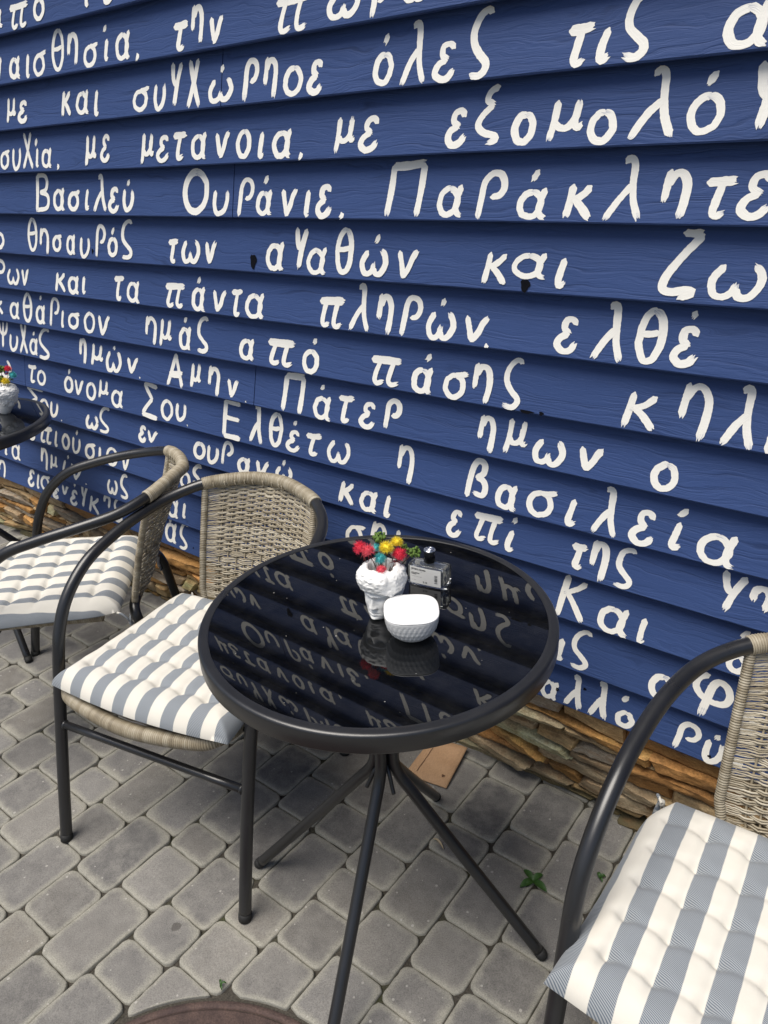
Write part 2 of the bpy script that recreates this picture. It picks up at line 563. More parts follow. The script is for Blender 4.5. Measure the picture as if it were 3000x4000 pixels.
# ------------------------------------------------------------------ ground and paving
def build_ground():
    g = MB().add([(-60, -60, -.03), (60, -60, -.03), (60, 60, -.03), (-60, 60, -.03)], [(0, 1, 2, 3)])
    o = g.build("ground", MAT['joint'], smooth=False)
    tag(o, kind='structure')
    j = MB().add([(-7.5, -5.2, -.0075), (3.5, -5.2, -.0075), (3.5, .02, -.0075), (-7.5, .02, -.0075)], [(0, 1, 2, 3)])
    tag(j.build("joint_bed", MAT['joint'], smooth=False), kind='structure')
    MC, MR = np.array([-.616, -1.169]), .339
    rows = {-1.37: [-.737, -.856], -1.25: [-.699, -.885, -1.008], -1.13: [-.638, -.718, -.852, -1.039],
            -1.01: [-.817, -.91, -1.001], -.89: [-.391, -.496, -.678, -.773, -.892], -.767: [-.442, -.53, -.624],
            -.64: [-.29, -.381, -.567, -.689], -.525: [-.227, -.303, -.333, -.503, -.625, -.714][:1] + [-.303, -.503, -.625, -.714],
            -1.4915: [-.671, -.761], -1.613: [-.767, -.894], -1.7345: [-.584, -.684, -.805], -1.856: [-.741],
            -1.9775: [-.459, -.557, -.65], -2.099: [-.37, -.559]}
    r = np.random.default_rng(21)
    W = .1215
    mb = MB()
    for k in range(-46, 34):
        xc = -.6405 + W * k
        key = [q for q in rows if abs(q - xc) < .03]
        js = sorted(rows[key[0]], reverse=True) if key else [-float(r.uniform(.2, .35))]
        top = js[0]
        up = []
        while top < -.02:
            L = float(r.choice([.175, .12, .175, .15])); top += L
            if top > -.045: top = -.01
            up.append(top)
        js = sorted(set(up + js), reverse=True)
        y = js[-1]
        lim = -3.6 if abs(xc + .9) < 2.6 else -3.0
        while y > lim:
            y -= float(r.choice([.12, .175, .175, .15, .175, .12])); js.append(y)
        for a, b_ in zip(js[:-1], js[1:]):
            near = -2.6 < xc < .2
            gap = .0010
            x0, x1, y0, y1 = xc - W / 2 + gap, xc + W / 2 - gap, b_ + gap, a - gap
            if y1 - y0 < .02: continue
            rad = min(.0180, (y1 - y0) * .26) * float(r.uniform(.8, 1.15))
            out = []
            cs = [(x1 - rad, y1 - rad, 0), (x0 + rad, y1 - rad, 90), (x0 + rad, y0 + rad, 180), (x1 - rad, y0 + rad, 270)]
            nn = 5 if near else 2
            for ci, (cx_, cy_, a0) in enumerate(cs):
                for t in np.linspace(0, 90, nn):
                    out.append((cx_ + rad * math.cos(math.radians(a0 + t)), cy_ + rad * math.sin(math.radians(a0 + t))))
                nx = cs[(ci + 1) % 4]
                e = np.array(out[-1]); f = np.array((nx[0] + rad * math.cos(math.radians(a0 + 90)), nx[1] + rad * math.sin(math.radians(a0 + 90))))
                for t in np.linspace(0, 1, 6)[1:-1] if near else []:
                    out.append(tuple(e + (f - e) * t))
            P = np.array(out)
            P += r.normal(0, .0006, P.shape)
            D = P - MC; dd = np.linalg.norm(D, axis=1)
            if (dd < MR + .012).all(): continue
            cut = dd < MR + .012
            if cut.any():
                # cut the stone to the round cover: slide the cut points towards its outer part
                anc = P.mean(0)
                if np.linalg.norm(anc - MC) < MR + .03: anc = P[np.argmax(dd)] * .8 + anc * .2
                if np.linalg.norm(anc - MC) < MR + .025: continue
                for q in np.where(cut)[0]:
                    lo_, hi_ = 0.0, 1.0
                    for _ in range(24):
                        m_ = (lo_ + hi_) / 2
                        if np.linalg.norm(P[q] + (anc - P[q]) * m_ - MC) < MR + .012: lo_ = m_
                        else: hi_ = m_
                    P[q] = P[q] + (anc - P[q]) * hi_
                xs_, ys_ = P[:, 0], P[:, 1]
                if .5 * abs(np.dot(xs_, np.roll(ys_, -1)) - np.dot(ys_, np.roll(xs_, -1))) < .12 * (x1 - x0) * (y1 - y0): continue
            c = P.mean(0)
            dz = float(r.normal(0, .0012)); tx, ty = r.normal(0, .007, 2)
            tone, hue = float(np.clip(r.normal(.55 if c[1] < -.42 else .38, .24), 0, 1)), float(np.clip(r.normal(.4 if xc > -1.2 else .15, .3), 0, 1))  # stones near the wall darker: damp stain plus some shade put into tone
            n = len(P)
            rings = [(0.0, -.03, 1.0), (0.0, -.0034, 1.0), (.0011, -.0012, 1.0), (.0034, -.0002, .95), (.010, 0.0, .62), (.022, .0004, .15)]
            V, Cc = [], []
            ext = np.abs(P - c).max(0).min()
            for ins, z, ed in rings:
                Q = c + (P - c) * (1 - min(.9, ins / max(.02, ext)))
                zz = z + dz + (Q[:, 0] - c[0]) * tx + (Q[:, 1] - c[1]) * ty
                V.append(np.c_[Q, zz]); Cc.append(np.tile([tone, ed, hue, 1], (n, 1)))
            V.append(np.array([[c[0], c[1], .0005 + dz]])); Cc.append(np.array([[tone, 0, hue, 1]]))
            F = []
            for i in range(len(rings) - 1):
                for q in range(n):
                    w = (q + 1) % n
                    F.append((i * n + q, i * n + w, (i + 1) * n + w, (i + 1) * n + q))
            l = (len(rings) - 1) * n
            for q in range(n):
                F.append((l + q, l + (q + 1) % n, len(rings) * n))
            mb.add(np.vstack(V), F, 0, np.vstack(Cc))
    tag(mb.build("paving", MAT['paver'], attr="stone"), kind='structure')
    # round cover sunk in the paving
    ce = empty("manhole_cover", (MC[0], MC[1], 0))
    tag(ce, "round reddish brown cover let into the grey paving at the bottom edge", "manhole cover")
    V, F = lathe([(0, -.02), (MR - .012, -.02), (MR - .012, -.003), (MR - .016, -.0008), (0, -.0006)], 96)
    MB().add(V, F).build("cover_plate", MAT['cover'], ce)
    V, F = lathe([(MR - .009, -.02), (MR - .009, -.004), (MR - .005, -.0025), (MR + .004, -.003), (MR + .005, -.02)], 96)
    MB().add(V, F).build("cover_frame", MAT['cover'], ce)
build_ground()

# ------------------------------------------------------------------ clapboard wall
ZL = [1.7461, 1.6314, 1.5212, 1.4092, 1.2954, 1.1779, 1.0668, 0.953, 0.8456, 0.7326, 0.6307, 0.5233, 0.4031, 0.3039]
DEP = .025
WX0, WX1 = -7.4, 3.4
WALL_Y = -0.1128
wall = empty("clapboard_wall", (0, WALL_Y, 0))
tag(wall, "blue painted clapboard wall covered in white Greek handwriting", "wall")
boards = {}
JOIN = {2: -1.407, 4: -1.409, 8: -1.408, 9: -2.572, 6: 0.321, 11: -2.6, 0: 0.551, 13: 0.826, 5: 1.102, 7: -3.764, 10: -3.947}

def row_z(row):
    if row >= 0:
        return ZL[row], (ZL[row - 1] if row > 0 else ZL[0] + .1125)
    return ZL[0] - row * .1125, ZL[0] - row * .1125 + .1125

def build_board(row, x0, x1):
    zb, zt = row_z(row)
    r = np.random.default_rng(500 + row * 7 + int(x0 * 10))
    n = max(2, int((x1 - x0) / .05))
    xs = np.linspace(x0, x1, n)
    wob = noise2(xs * 1.1 + 20, xs * 0 + row * 3.7 + 30, 3, 3) * .0045
    nick = np.minimum(0, noise2(xs * 9 + 20, xs * 0 + row * 5.1 + 40, 5, 3) + .28) * 0
    ztop = zt + .012
    h = zt - zb
    yt = DEP * (ztop - zb) / h
    prof = [(yt + .016, ztop), (yt, ztop), (DEP * .5, zb + h * .5), (.0006, zb + .003), (.0022, zb + .0002), (.022, zb + .0008), (yt + .016, zb + .03)]
    V = []
    for x, w in zip(xs, wob):
        for (y, z) in prof:
            k = 1.0 if z < zb + .01 else 0.0
            V.append((x, y - (0.0 if y > .015 else w * .3), z + w * k))
    m = len(prof); F = []
    for i in range(n - 1):
        for j in range(m):
            q = (j + 1) % m
            F.append((i * m + j, (i + 1) * m + j, (i + 1) * m + q, i * m + q))
    F.append(tuple(range(m))); F.append(tuple((n - 1) * m + j for j in range(m - 1, -1, -1)))
    return MB().add(V, F)

def face_y(row, z):
    zb, zt = row_z(row)
    return DEP * (z - zb) / (zt - zb)

KNOTS = [(5, -1.3586, 1.2027, 0.0101, 0.0156), (5, -0.6527, 1.1907, 0.0092, 0.0110), (5, -2.0095, 1.2027, 0.0037, 0.0064), (7, -0.6371, 0.9562, 0.0147, 0.0032), (7, -0.6059, 0.9576, 0.0046, 0.0037), (13, -0.5334, 0.3352, 0.0037, 0.0037), (13, -0.4737, 0.3590, 0.0037, 0.0028), (13, -0.3296, 0.3407, 0.0046, 0.0028), (13, -0.2075, 0.3214, 0.0037, 0.0028), (13, -1.7635, 0.3287, 0.0028, 0.0028), (10, -2.1665, 0.6656, 0.0028, 0.0028)]
for row in range(-14, 14):
    xj = JOIN.get(row, None)
    spans = [(WX0, xj - .0013), (xj + .0013, WX1)] if xj is not None else [(WX0, WX1)]
    for (a, b_) in spans:
        mb = build_board(row, a, b_)
        for (kr, kx, kz, ra, rb) in KNOTS:
            if kr == row and a < kx < b_:
                t = np.linspace(0, 2 * np.pi, 15)[:-1]
                rr = 1 + .18 * np.sin(3 * t + kx * 9) + .1 * np.cos(5 * t)
                X = kx + ra * rr * np.cos(t); Zk = kz + rb * rr * np.sin(t)
                Y = np.array([face_y(row, z) for z in Zk]) - .0012
                V = np.vstack([np.c_[X, Y, Zk], [[kx, face_y(row, kz) - .0009, kz]]])
                mb.add(V, [(i, (i + 1) % 14, 14) for i in range(14)], 1)
        o = mb.build("board", [MAT['navy'], MAT['knot']], wall, smooth=False)
        boards.setdefault(row, []).append((a, b_, o))

# handwriting: each glyph is a set of brush strokes in a unit box
def oval(cx, cy, rx, ry, a0=80, sweep=372, n=22, slant=.04):
    return [(cx + rx * math.cos(math.radians(a0 + sweep * i / n)) + slant * math.sin(math.radians(a0 + sweep * i / n)) * rx,
             cy + ry * math.sin(math.radians(a0 + sweep * i / n))) for i in range(n + 1)]
# stroke = (points, width factor, smooth?)
G = {
 'α': [(oval(.42, .45, .40, .44), 1, 0), ([(.93, 1.0), (.80, .62), (.76, .28), (.84, .06), (1.0, .0)], 1, 1)],
 'ο': [(oval(.5, .5, .46, .47), 1, 0)],
 'Ο': [(oval(.5, .5, .45, .47), 1.35, 0)],
 'σ': [(oval(.43, .42, .40, .41), 1, 0), ([(.42, .84), (.7, .87), (1.0, .92)], 1, 1)],
 'ς': [([(1.0, .95), (.72, 1.0), (.34, .9), (.14, .68), (.22, .48), (.6, .32), (.9, .2), (.92, .08), (.6, .0), (.1, .02)], 1, 1)],
 'ζ': [([(.42, .98), (.7, .98), (1.0, .99)], 1.1, 1), ([(1.0, .97), (.5, .62), (.12, .3), (.08, .12), (.35, .07), (.8, .12), (.95, .07), (.6, .0)], 1.1, 1)],
 'ξ': [([(.85, 1.0), (.5, .92), (.38, .76), (.72, .70)], 1, 1), ([(.7, .69), (.2, .52), (.05, .33), (.35, .2), (.9, .13), (.95, .06), (.55, .01)], 1, 1)],
 'ε': [([(.95, .84), (.72, .99), (.38, .92), (.34, .68), (.68, .56)], 1, 1), ([(.62, .55), (.2, .42), (.04, .2), (.34, .02), (.72, .06), (1.0, .27)], 1.08, 1)],
 'η': [([(.12, 1.0), (.06, .7), (.02, .36)], 1, 1), ([(.09, .70), (.35, .93), (.70, .92), (.92, .72), (.92, .4), (.82, 0)], 1.08, 1)],
 'ι': [([(.62, 1.0), (.35, .5), (.22, .16), (.42, .0), (.95, .12)], 1, 1)],
 'κ': [([(.20, 1.0), (.12, .5), (.02, 0)], 1, 1), ([(.92, .96), (.6, .7), (.18, .52)], 1, 1), ([(.30, .56), (.6, .36), (1.0, .0)], 1.05, 1)],
 'Κ': [([(.24, 1.0), (.15, .5), (.04, 0)], 1.15, 1), ([(.95, .9), (.6, .72), (.18, .56)], 1, 1), ([(.30, .58), (.6, .36), (1.0, .0)], 1.1, 1)],
 'λ': [([(.40, .92), (.52, 1.0), (.66, .92), (.70, .6), (.78, .3), (1.0, .0)], 1, 1), ([(.69, .56), (.35, .34), (.0, .0)], 1, 1)],
 'μ': [([(.16, 1.0), (.10, .5), (.0, .0)], 1, 1), ([(.12, .46), (.30, .33), (.55, .34), (.76, .55), (.84, 1.0)], 1, 1), ([(.78, .8), (.76, .42), (.86, .30), (1.0, .40)], .9, 1)],
 'ν': [([(.02, .95), (.18, .45), (.32, .02)], 1, 1), ([(.30, .0), (.60, .36), (.78, .75), (1.0, 1.0)], 1.05, 1)],
 'ω': [([(.22, .96), (.02, .5), (.10, .1), (.28, .02), (.45, .16), (.52, .46)], 1, 1), ([(.50, .3), (.60, .05), (.80, .08), (.98, .45), (.93, .8), (.80, 1.0)], 1.05, 1)],
 'π': [([(.0, .90), (.5, .92), (1.0, .95)], 1.45, 1), ([(.30, .9), (.18, .45), (.14, .14), (.25, .02), (.44, .12)], 1, 1), ([(.76, .9), (.66, .45), (.64, .14), (.75, .02), (.94, .12)], 1, 1)],
 'ρ': [([(.48, .46), (.82, .52), (.98, .72), (.82, .93), (.44, .97), (.18, .8), (.10, .45), (.02, .0)], 1, 1)],
 'τ': [([(.0, .94), (.5, .95), (1.0, 1.0)], 1.25, 1), ([(.54, .93), (.40, .45), (.34, .12), (.48, .0), (.76, .10)], 1, 1)],
 'υ': [([(.10, 1.0), (.04, .45), (.16, .08), (.42, .0), (.78, .2), (.96, .6), (.92, 1.0)], 1, 1)],
 'φ': [([(.32, 1.0), (.08, .88), (.02, .66), (.20, .47), (.55, .38), (.86, .43), (.98, .62), (.86, .84), (.62, .9), (.47, .74), (.38, .4), (.30, .0)], 1.12, 1)],
 'χ': [([(.08, 1.0), (.5, .45), (.95, .0)], 1, 1), ([(.76, 1.0), (.45, .5), (.0, .0)], 1, 1)],
 'ψ': [([(.02, .98), (.14, .64), (.5, .52), (.84, .66), (.98, 1.0)], .95, 1), ([(.50, 1.0), (.46, .5), (.42, 0)], 1, 1)],
 'γ': [([(.06, 1.0), (.20, .64), (.48, .46)], 1, 1), ([(.98, .97), (.62, .55), (.34, .0)], 1.05, 1)],
 'θ': [(oval(.5, .5, .44, .47), 1, 0), ([(.12, .53), (.5, .54), (.86, .58)], .95, 1)],
 'β': [([(.02, .0), (.12, .45), (.22, .82), (.48, .98), (.76, .9), (.74, .68), (.42, .55)], 1.05, 1), ([(.40, .55), (.82, .48), (.98, .3), (.80, .12), (.36, .14)], 1.05, 1)],
 'Β': [([(.10, 1.0), (.08, .5), (.03, 0)], 1.25, 1), ([(.08, .97), (.66, .97), (.86, .82), (.76, .6), (.30, .52)], 1.15, 1), ([(.32, .52), (.86, .44), (.97, .24), (.76, .07), (.06, .02)], 1.15, 1)],
 'Π': [([(.13, .97), (.08, .5), (.0, .0)], 1.15, 1), ([(.10, .95), (.5, .97), (.97, 1.0)], 1.35, 1), ([(.94, .98), (.90, .5), (.84, .0)], 1.15, 1)],
 'Σ': [([(.95, .93), (.5, .97), (.12, .99)], 1.15, 1), ([(.12, .98), (.4, .74), (.66, .55)], 1.1, 1), ([(.66, .56), (.3, .32), (.02, .08)], 1.1, 1), ([(.0, .06), (.5, .02), (1.0, .0)], 1.25, 1)],
 'Ε': [([(.10, .99), (.08, .5), (.05, .02)], 1.3, 1), ([(.08, .97), (.5, .96), (.97, .95)], 1.15, 1), ([(.12, .53), (.5, .53), (.92, .53)], 1.2, 1), ([(.06, .03), (.5, .03), (1.0, .02)], 1.3, 1)],
 'Α': [([(.50, 1.0), (.26, .5), (.0, .0)], 1.05, 1), ([(.50, 1.0), (.72, .5), (.96, .0)], 1.05, 1), ([(.12, .42), (.5, .42), (.96, .44)], 1.1, 1), ([(.10, .33), (.5, .33), (.9, .35)], 1.0, 1)],
 "'": [([(.85, 1.0), (.5, .5), (.15, .0)], .95, 1)],
 ',': [([(.55, 1.0), (.8, .6), (.25, .0)], .9, 1)],
 '.': [([(.3, .7), (.55, .5), (.7, .3)], .75, 1)],
}
LETTERS = """0α-2302,-2228,1761,1807;0π-2195,-2100,1749,1808;0ο-2078,-2022,1754,1809;0ι-1847,-1828,1758,1805;0υ-1773,-1732,1754,1781;1ν-2325,-2285,1641,1703;1α-2250,-2190,1640,1698;1ι-2166,-2139,1636,1697;1σ-2127,-2060,1636,1699;1θ-2038,-1976,1637,1739;1η-1965,-1914,1643,1723;1σ-1894,-1828,1637,1694;1ι-1806,-1784,1643,1693;1'-1810,-1795,1704,1721;1α-1760,-1699,1639,1703;1,-1680,-1669,1634,1649;1τ-1547,-1489,1638,1694;1η-1484,-1441,1644,1722;1ν-1424,-1378,1638,1695;1π-1229,-1133,1635,1701;1ω-1093,-1010,1643,1691;1ρ-987,-950,1632,1694;1ω-916,-861,1649,1683;2μ-2316,-2261,1537,1604;2ε-2257,-2202,1534,1591;2κ-2034,-1987,1537,1601;2α-1967,-1906,1538,1597;2ι-1887,-1862,1530,1593;2σ-1725,-1656,1530,1587;2υ-1643,-1597,1527,1586;2γ-1583,-1537,1531,1626;2χ-1522,-1472,1524,1625;2ω-1450,-1368,1530,1581;2'-1411,-1401,1588,1603;2ρ-1340,-1291,1525,1609;2η-1278,-1235,1526,1606;2ο-1221,-1164,1526,1584;2ε-1154,-1110,1525,1588;2ο-989,-939,1527,1585;2'-968,-956,1596,1612;2λ-924,-868,1522,1627;2ε-854,-805,1521,1588;2ς-785,-737,1522,1630;2τ-604,-555,1525,1584;2ι-554,-523,1526,1577;2ς-516,-469,1526,1617;2α-366,-301,1525,1586;3σ-2408,-2348,1419,1477;3υ-2339,-2287,1416,1477;3χ-2279,-2218,1416,1515;3ι-2210,-2191,1421,1472;3'-2212,-2200,1475,1495;3α-2179,-2124,1418,1472;3,-2105,-2090,1413,1427;3μ-1964,-1909,1415,1493;3ε-1896,-1851,1425,1491;3μ-1723,-1668,1414,1488;3ε-1663,-1611,1418,1478;3τ-1601,-1545,1421,1482;3α-1533,-1475,1420,1480;3ν-1449,-1398,1420,1479;3ο-1380,-1330,1417,1479;3ι-1312,-1286,1416,1472;3α-1267,-1206,1415,1475;3,-1188,-1177,1409,1426;3μ-1092,-1035,1418,1488;3ε-1030,-977,1418,1483;3ε-830,-781,1419,1484;3ξ-767,-716,1419,1516;3ο-695,-648,1417,1472;3μ-627,-561,1418,1486;3ο-558,-508,1413,1467;3λ-491,-417,1416,1518;3ο-404,-348,1420,1478;3'-383,-366,1485,1504;3γ-316,-276,1421,1514;4Β-2258,-2181,1302,1406;4α-2165,-2102,1306,1370;4σ-2090,-2025,1306,1365;4ι-2008,-1981,1308,1366;4λ-1966,-1902,1303,1399;4ε-1898,-1847,1302,1367;4υ-1833,-1783,1306,1363;4'-1814,-1801,1368,1384;4Ο-1590,-1491,1301,1403;4υ-1480,-1420,1300,1358;4ρ-1394,-1339,1294,1382;4α-1333,-1280,1301,1358;4'-1312,-1297,1365,1383;4ν-1255,-1205,1299,1360;4ι-1185,-1167,1299,1357;4ε-1154,-1106,1297,1365;4,-1087,-1072,1293,1311;4Π-968,-872,1301,1402;4α-847,-787,1303,1363;4ρ-762,-699,1294,1383;4α-678,-617,1301,1355;4'-655,-641,1362,1380;4κ-590,-536,1300,1360;4λ-519,-454,1300,1399;4η-428,-383,1301,1379;4τ-365,-315,1306,1364;4ε-314,-265,1305,1371;5ο-2563,-2493,1189,1244;5θ-2356,-2295,1187,1289;5η-2286,-2231,1183,1260;5σ-2216,-2161,1193,1247;5α-2142,-2091,1188,1246;5υ-2073,-2021,1182,1240;5ρ-1996,-1945,1185,1274;5ο-1938,-1889,1188,1243;5'-1920,-1904,1247,1265;5ς-1880,-1822,1186,1287;5τ-1675,-1629,1185,1243;5ω-1621,-1548,1186,1245;5ν-1530,-1486,1188,1245;5α-1319,-1257,1184,1249;5γ-1231,-1188,1188,1281;5α-1191,-1129,1182,1242;5θ-1111,-1057,1184,1282;5ω-1040,-966,1186,1242;5'-1006,-991,1252,1268;5ν-945,-891,1185,1245;5κ-745,-690,1186,1247;5α-685,-612,1201,1249;5ι-600,-571,1189,1242;5ζ-417,-353,1184,1290;5ω-340,-255,1188,1245;6ρ-2619,-2542,1076,1159;6ω-2532,-2454,1081,1135;6ν-2443,-2396,1080,1136;6κ-2247,-2186,1075,1136;6α-2177,-2114,1075,1131;6ι-2104,-2080,1079,1132;6τ-1945,-1893,1073,1138;6α-1883,-1822,1072,1132;6π-1716,-1630,1071,1134;6α-1605,-1550,1071,1134;6'-1584,-1572,1137,1154;6ν-1525,-1471,1072,1130;6τ-1457,-1412,1067,1133;6α-1406,-1336,1069,1132;6π-1169,-1089,1068,1136;6λ-1077,-1019,1063,1169;6η-1002,-957,1069,1155;6ρ-939,-885,1067,1155;6ω-874,-803,1071,1130;6'-843,-833,1138,1152;6ν-785,-727,1073,1130;6,-735,-725,1064,1078;6ε-592,-546,1075,1141;6λ-520,-460,1069,1171;6θ-446,-392,1072,1169;6ε-383,-337,1076,1143;6'-360,-351,1154,1166;7κ-2677,-2609,975,1025;7α-2569,-2504,968,1027;7θ-2487,-2424,961,1060;7α-2406,-2345,965,1029;7'-2383,-2367,1037,1054;7ρ-2323,-2265,963,1055;7ι-2259,-2237,966,1020;7σ-2220,-2150,967,1022;7ο-2134,-2072,962,1026;7ν-2060,-1997,961,1024;7η-1830,-1777,958,1039;7μ-1766,-1710,959,1037;7α-1683,-1629,961,1026;7'-1663,-1650,1032,1046;7ς-1614,-1562,962,1055;7α-1446,-1388,962,1019;7π-1347,-1252,961,1025;7ο-1230,-1175,954,1014;7'-1199,-1185,1023,1038;7π-1026,-938,957,1021;7α-913,-855,953,1014;7'-882,-867,1022,1037;7σ-833,-770,954,1017;7η-764,-718,954,1036;7ς-699,-653,953,1053;7κ-453,-388,956,1024;7η-357,-303,954,1053;7λ-284,-230,952,1057;7ι-215,-198,956,998;8ψ-2697,-2630,856,948;8υ-2624,-2564,853,912;8χ-2556,-2499,851,953;8α-2493,-2436,855,914;8'-2471,-2457,917,931;8ς-2441,-2366,849,949;8η-2197,-2155,857,940;8μ-2132,-2064,861,931;8ω-2055,-1974,853,920;8'-2018,-2007,918,931;8ν-1949,-1891,860,912;8.-1889,-1881,852,859;8Α-1761,-1685,848,944;8μ-1660,-1612,857,927;8η-1587,-1537,847,928;8ν-1511,-1465,853,906;8.-1442,-1434,850,855;8Π-1311,-1231,844,944;8α-1205,-1145,848,908;8'-1186,-1173,916,929;8τ-1130,-1077,852,916;8ε-1063,-1014,850,911;8ρ-993,-945,856,929;8η-750,-707,851,931;8μ-688,-634,859,934;8ω-624,-554,853,908;8ν-530,-477,858,909;8ο-390,-340,851,906;9ω-2789,-2662,743,811;9τ-2551,-2490,751,812;9ο-2494,-2435,749,803;9ο-2327,-2270,748,804;9'-2303,-2288,810,826;9ν-2264,-2211,747,802;9ο-2200,-2142,742,802;9μ-2130,-2072,756,818;9α-2062,-1998,742,800;9Σ-1908,-1827,735,840;9ο-1817,-1759,740,804;9υ-1749,-1700,749,802;9.-1701,-1691,740,746;9Ε-1550,-1474,736,841;9λ-1444,-1393,740,844;9θ-1374,-1320,743,835;9ε-1310,-1260,744,800;9'-1288,-1274,810,823;9τ-1246,-1187,747,802;9ω-1171,-1096,744,801;9η-960,-912,737,827;9β-777,-720,741,832;9α-703,-649,737,795;9σ-632,-562,740,803;9ι-547,-519,738,795;9λ-491,-438,732,833;9ε-417,-367,735,805;9ι-346,-314,744,799;9'-338,-316,805,822;9α-293,-223,732,797;10Σ-2622,-2489,644,737;10ο-2524,-2461,632,700;10υ-2454,-2401,643,697;10.-2388,-2374,637,645;10ω-2239,-2165,639,690;10ς-2167,-2105,640,724;10ε-1954,-1913,647,698;10ν-1910,-1858,651,693;10ο-1695,-1640,644,697;10υ-1636,-1584,643,695;10ρ-1575,-1527,647,719;10α-1509,-1453,640,690;10ν-1438,-1384,644,693;10ω-1363,-1300,652,693;10'-1340,-1328,692,707;10κ-1142,-1090,639,699;10α-1076,-1018,638,693;10ι-1003,-977,638,693;10ε-824,-784,637,701;10π-761,-683,645,710;10ι-679,-650,642,691;10'-667,-654,703,717;10τ-532,-491,646,699;10η-489,-450,634,717;10ς-440,-397,635,718;10γ-247,-200,647,724;10η-195,-156,664,712;11ε-2642,-2593,524,585;11π-2570,-2479,529,593;11ι-2471,-2443,530,590;11ο-2423,-2369,530,589;11υ-2358,-2305,529,587;11'-2335,-2322,594,611;11σ-2281,-2213,523,587;11ι-2200,-2185,531,581;11ο-2159,-2092,527,591;11ν-2072,-2023,527,588;11ο-1780,-1729,534,585;11ς-1725,-1679,556,618;11σ-1127,-1063,526,592;11η-1048,-998,522,611;11ι-973,-960,548,607;11Κ-552,-485,516,622;11α-460,-393,517,587;11ι-379,-356,519,581;11'-199,-180,598,613;11ο-212,-172,529,568;12ι-2871,-2845,419,450;12α-2817,-2748,414,478;12η-2606,-2557,411,499;12μ-2543,-2490,425,486;12ι-2468,-2426,431,481;12'-2431,-2419,485,500;12ν-2409,-2326,419,482;12.-2321,-2308,414,426;12ω-2190,-2129,417,471;12ς-2119,-2071,417,502;12κ-1903,-1878,418,473;12α-1867,-1811,415,477;12ι-1796,-1773,425,476;12ι-544,-522,415,469;12ς-515,-468,412,501;12ο-343,-290,409,467;12φ-263,-186,408,501;12ο-181,-136,402,449;13η-2968,-2910,306,379;13ε-2744,-2693,316,384;13ι-2682,-2658,319,379;13σ-2654,-2584,323,387;13ε-2568,-2522,309,352;13ν-2510,-2462,333,374;13ε-2454,-2402,310,368;13'-2433,-2419,378,393;13γ-2386,-2343,316,401;13κ-2334,-2268,309,374;13η-2248,-2204,348,395;13ς-2192,-2132,314,404;13μ-1970,-1913,337,392;13α-1906,-1844,317,386;13'-1886,-1877,379,397;13ς-1837,-1791,310,398;13α-574,-528,296,353;13λ-517,-473,293,384;13λ-460,-416,288,391;13ο-401,-359,308,347;13'-396,-377,363,378;13ρ-279,-229,306,374;13υ-222,-182,299,357;13'-207,-196,357,370;13ο-171,-148,318,341"""
STROKE_W = .0119
def letter_strokes(mb, row, ch, x0, x1, z0, z1, r):
    st = G[ch]
    w0 = STROKE_W * float(r.uniform(.92, 1.1))
    hw = w0 * .5
    px, pz = (hw * .9, hw * .8) if ch not in "',." else (hw * .3, hw * .3)
    if x1 - x0 < 2.2 * px: px = (x1 - x0) * .3
    if z1 - z0 < 2.2 * pz: pz = (z1 - z0) * .3
    zb, zt = row_z(row)
    for si, (pts, wf, sm) in enumerate(st):
        P = np.array([(x0 + px + u * (x1 - x0 - 2 * px), z0 + pz + v * (z1 - z0 - 2 * pz)) for u, v in pts])
        P += r.normal(0, .0005, P.shape)
        if sm: P = smooth_path(P, 8)
        else: P = smooth_path(P, 2)
        P = resample(P, .0032)
        n = len(P)
        if n < 3: P = np.array([P[0], (P[0] + P[-1]) / 2, P[-1]]); n = 3
        T = np.gradient(P, axis=0); T /= np.linalg.norm(T, axis=1)[:, None] + 1e-9
        N = np.stack([-T[:, 1], T[:, 0]], 1)
        s = np.linspace(0, 1, n)
        # strokes swell and thin a little; flat brush is wider on upright strokes
        flat = .86 + .20 * np.abs(T[:, 1])
        if wf > 1.2: flat = np.maximum(flat, .95)
        w = w0 * wf * flat * (1 + .06 * np.sin(s * 5 + r.uniform(0, 6)) + .025 * np.sin(s * 13 + r.uniform(0, 6)))
        L = np.linalg.norm(np.diff(P, axis=0), axis=1).sum()
        e0 = np.clip(s * L / (w0 * .42), 0, 1)
        w = w * (.35 + .65 * np.sqrt(1 - (1 - e0) ** 2))
        e1 = np.clip((1 - s) * L / (w0 * .5), 0, 1)
        w = w * (.62 + .38 * e1)
        cols = np.linspace(-.5, .5, 7)
        rnd = float(r.random())
        lift = .0007 + .00022 * si + .00012 * s
        V, Cc = [], []
        edge = r.normal(0, .0002, (n, 2))
        for k, cc in enumerate(cols):
            off = cc * w + (edge[:, 0] if k == 0 else edge[:, 1] if k == 6 else 0)
            Q = P + N * off[:, None]
            # ragged tail: bristles end at different lengths
            tail = r.normal(0, w0 * .16)
            Q[-1] += T[-1] * tail
            if n > 4: Q[-2] += T[-2] * tail * .4
            Q[0] -= T[0] * w0 * .18 * math.sqrt(max(0, 1 - (2 * cc) ** 2))
            z = np.clip(Q[:, 1], zb + .0012, zt - .001)
            y = DEP * (z - zb) / (zt - zb) - lift
            V.append(np.c_[Q[:, 0], y, z]); Cc.append(np.c_[s * min(1, L / .05) * (.6 if ch in "',." else 1), np.full(n, cc + .5), np.full(n, rnd), np.ones(n)])
        V = np.stack(V, 1).reshape(-1, 3); Cc = np.stack(Cc, 1).reshape(-1, 4)
        F = [(i * 7 + k, i * 7 + k + 1, (i + 1) * 7 + k + 1, (i + 1) * 7 + k) for i in range(n - 1) for k in range(6)]
        mb.add(V, F, 0, Cc)

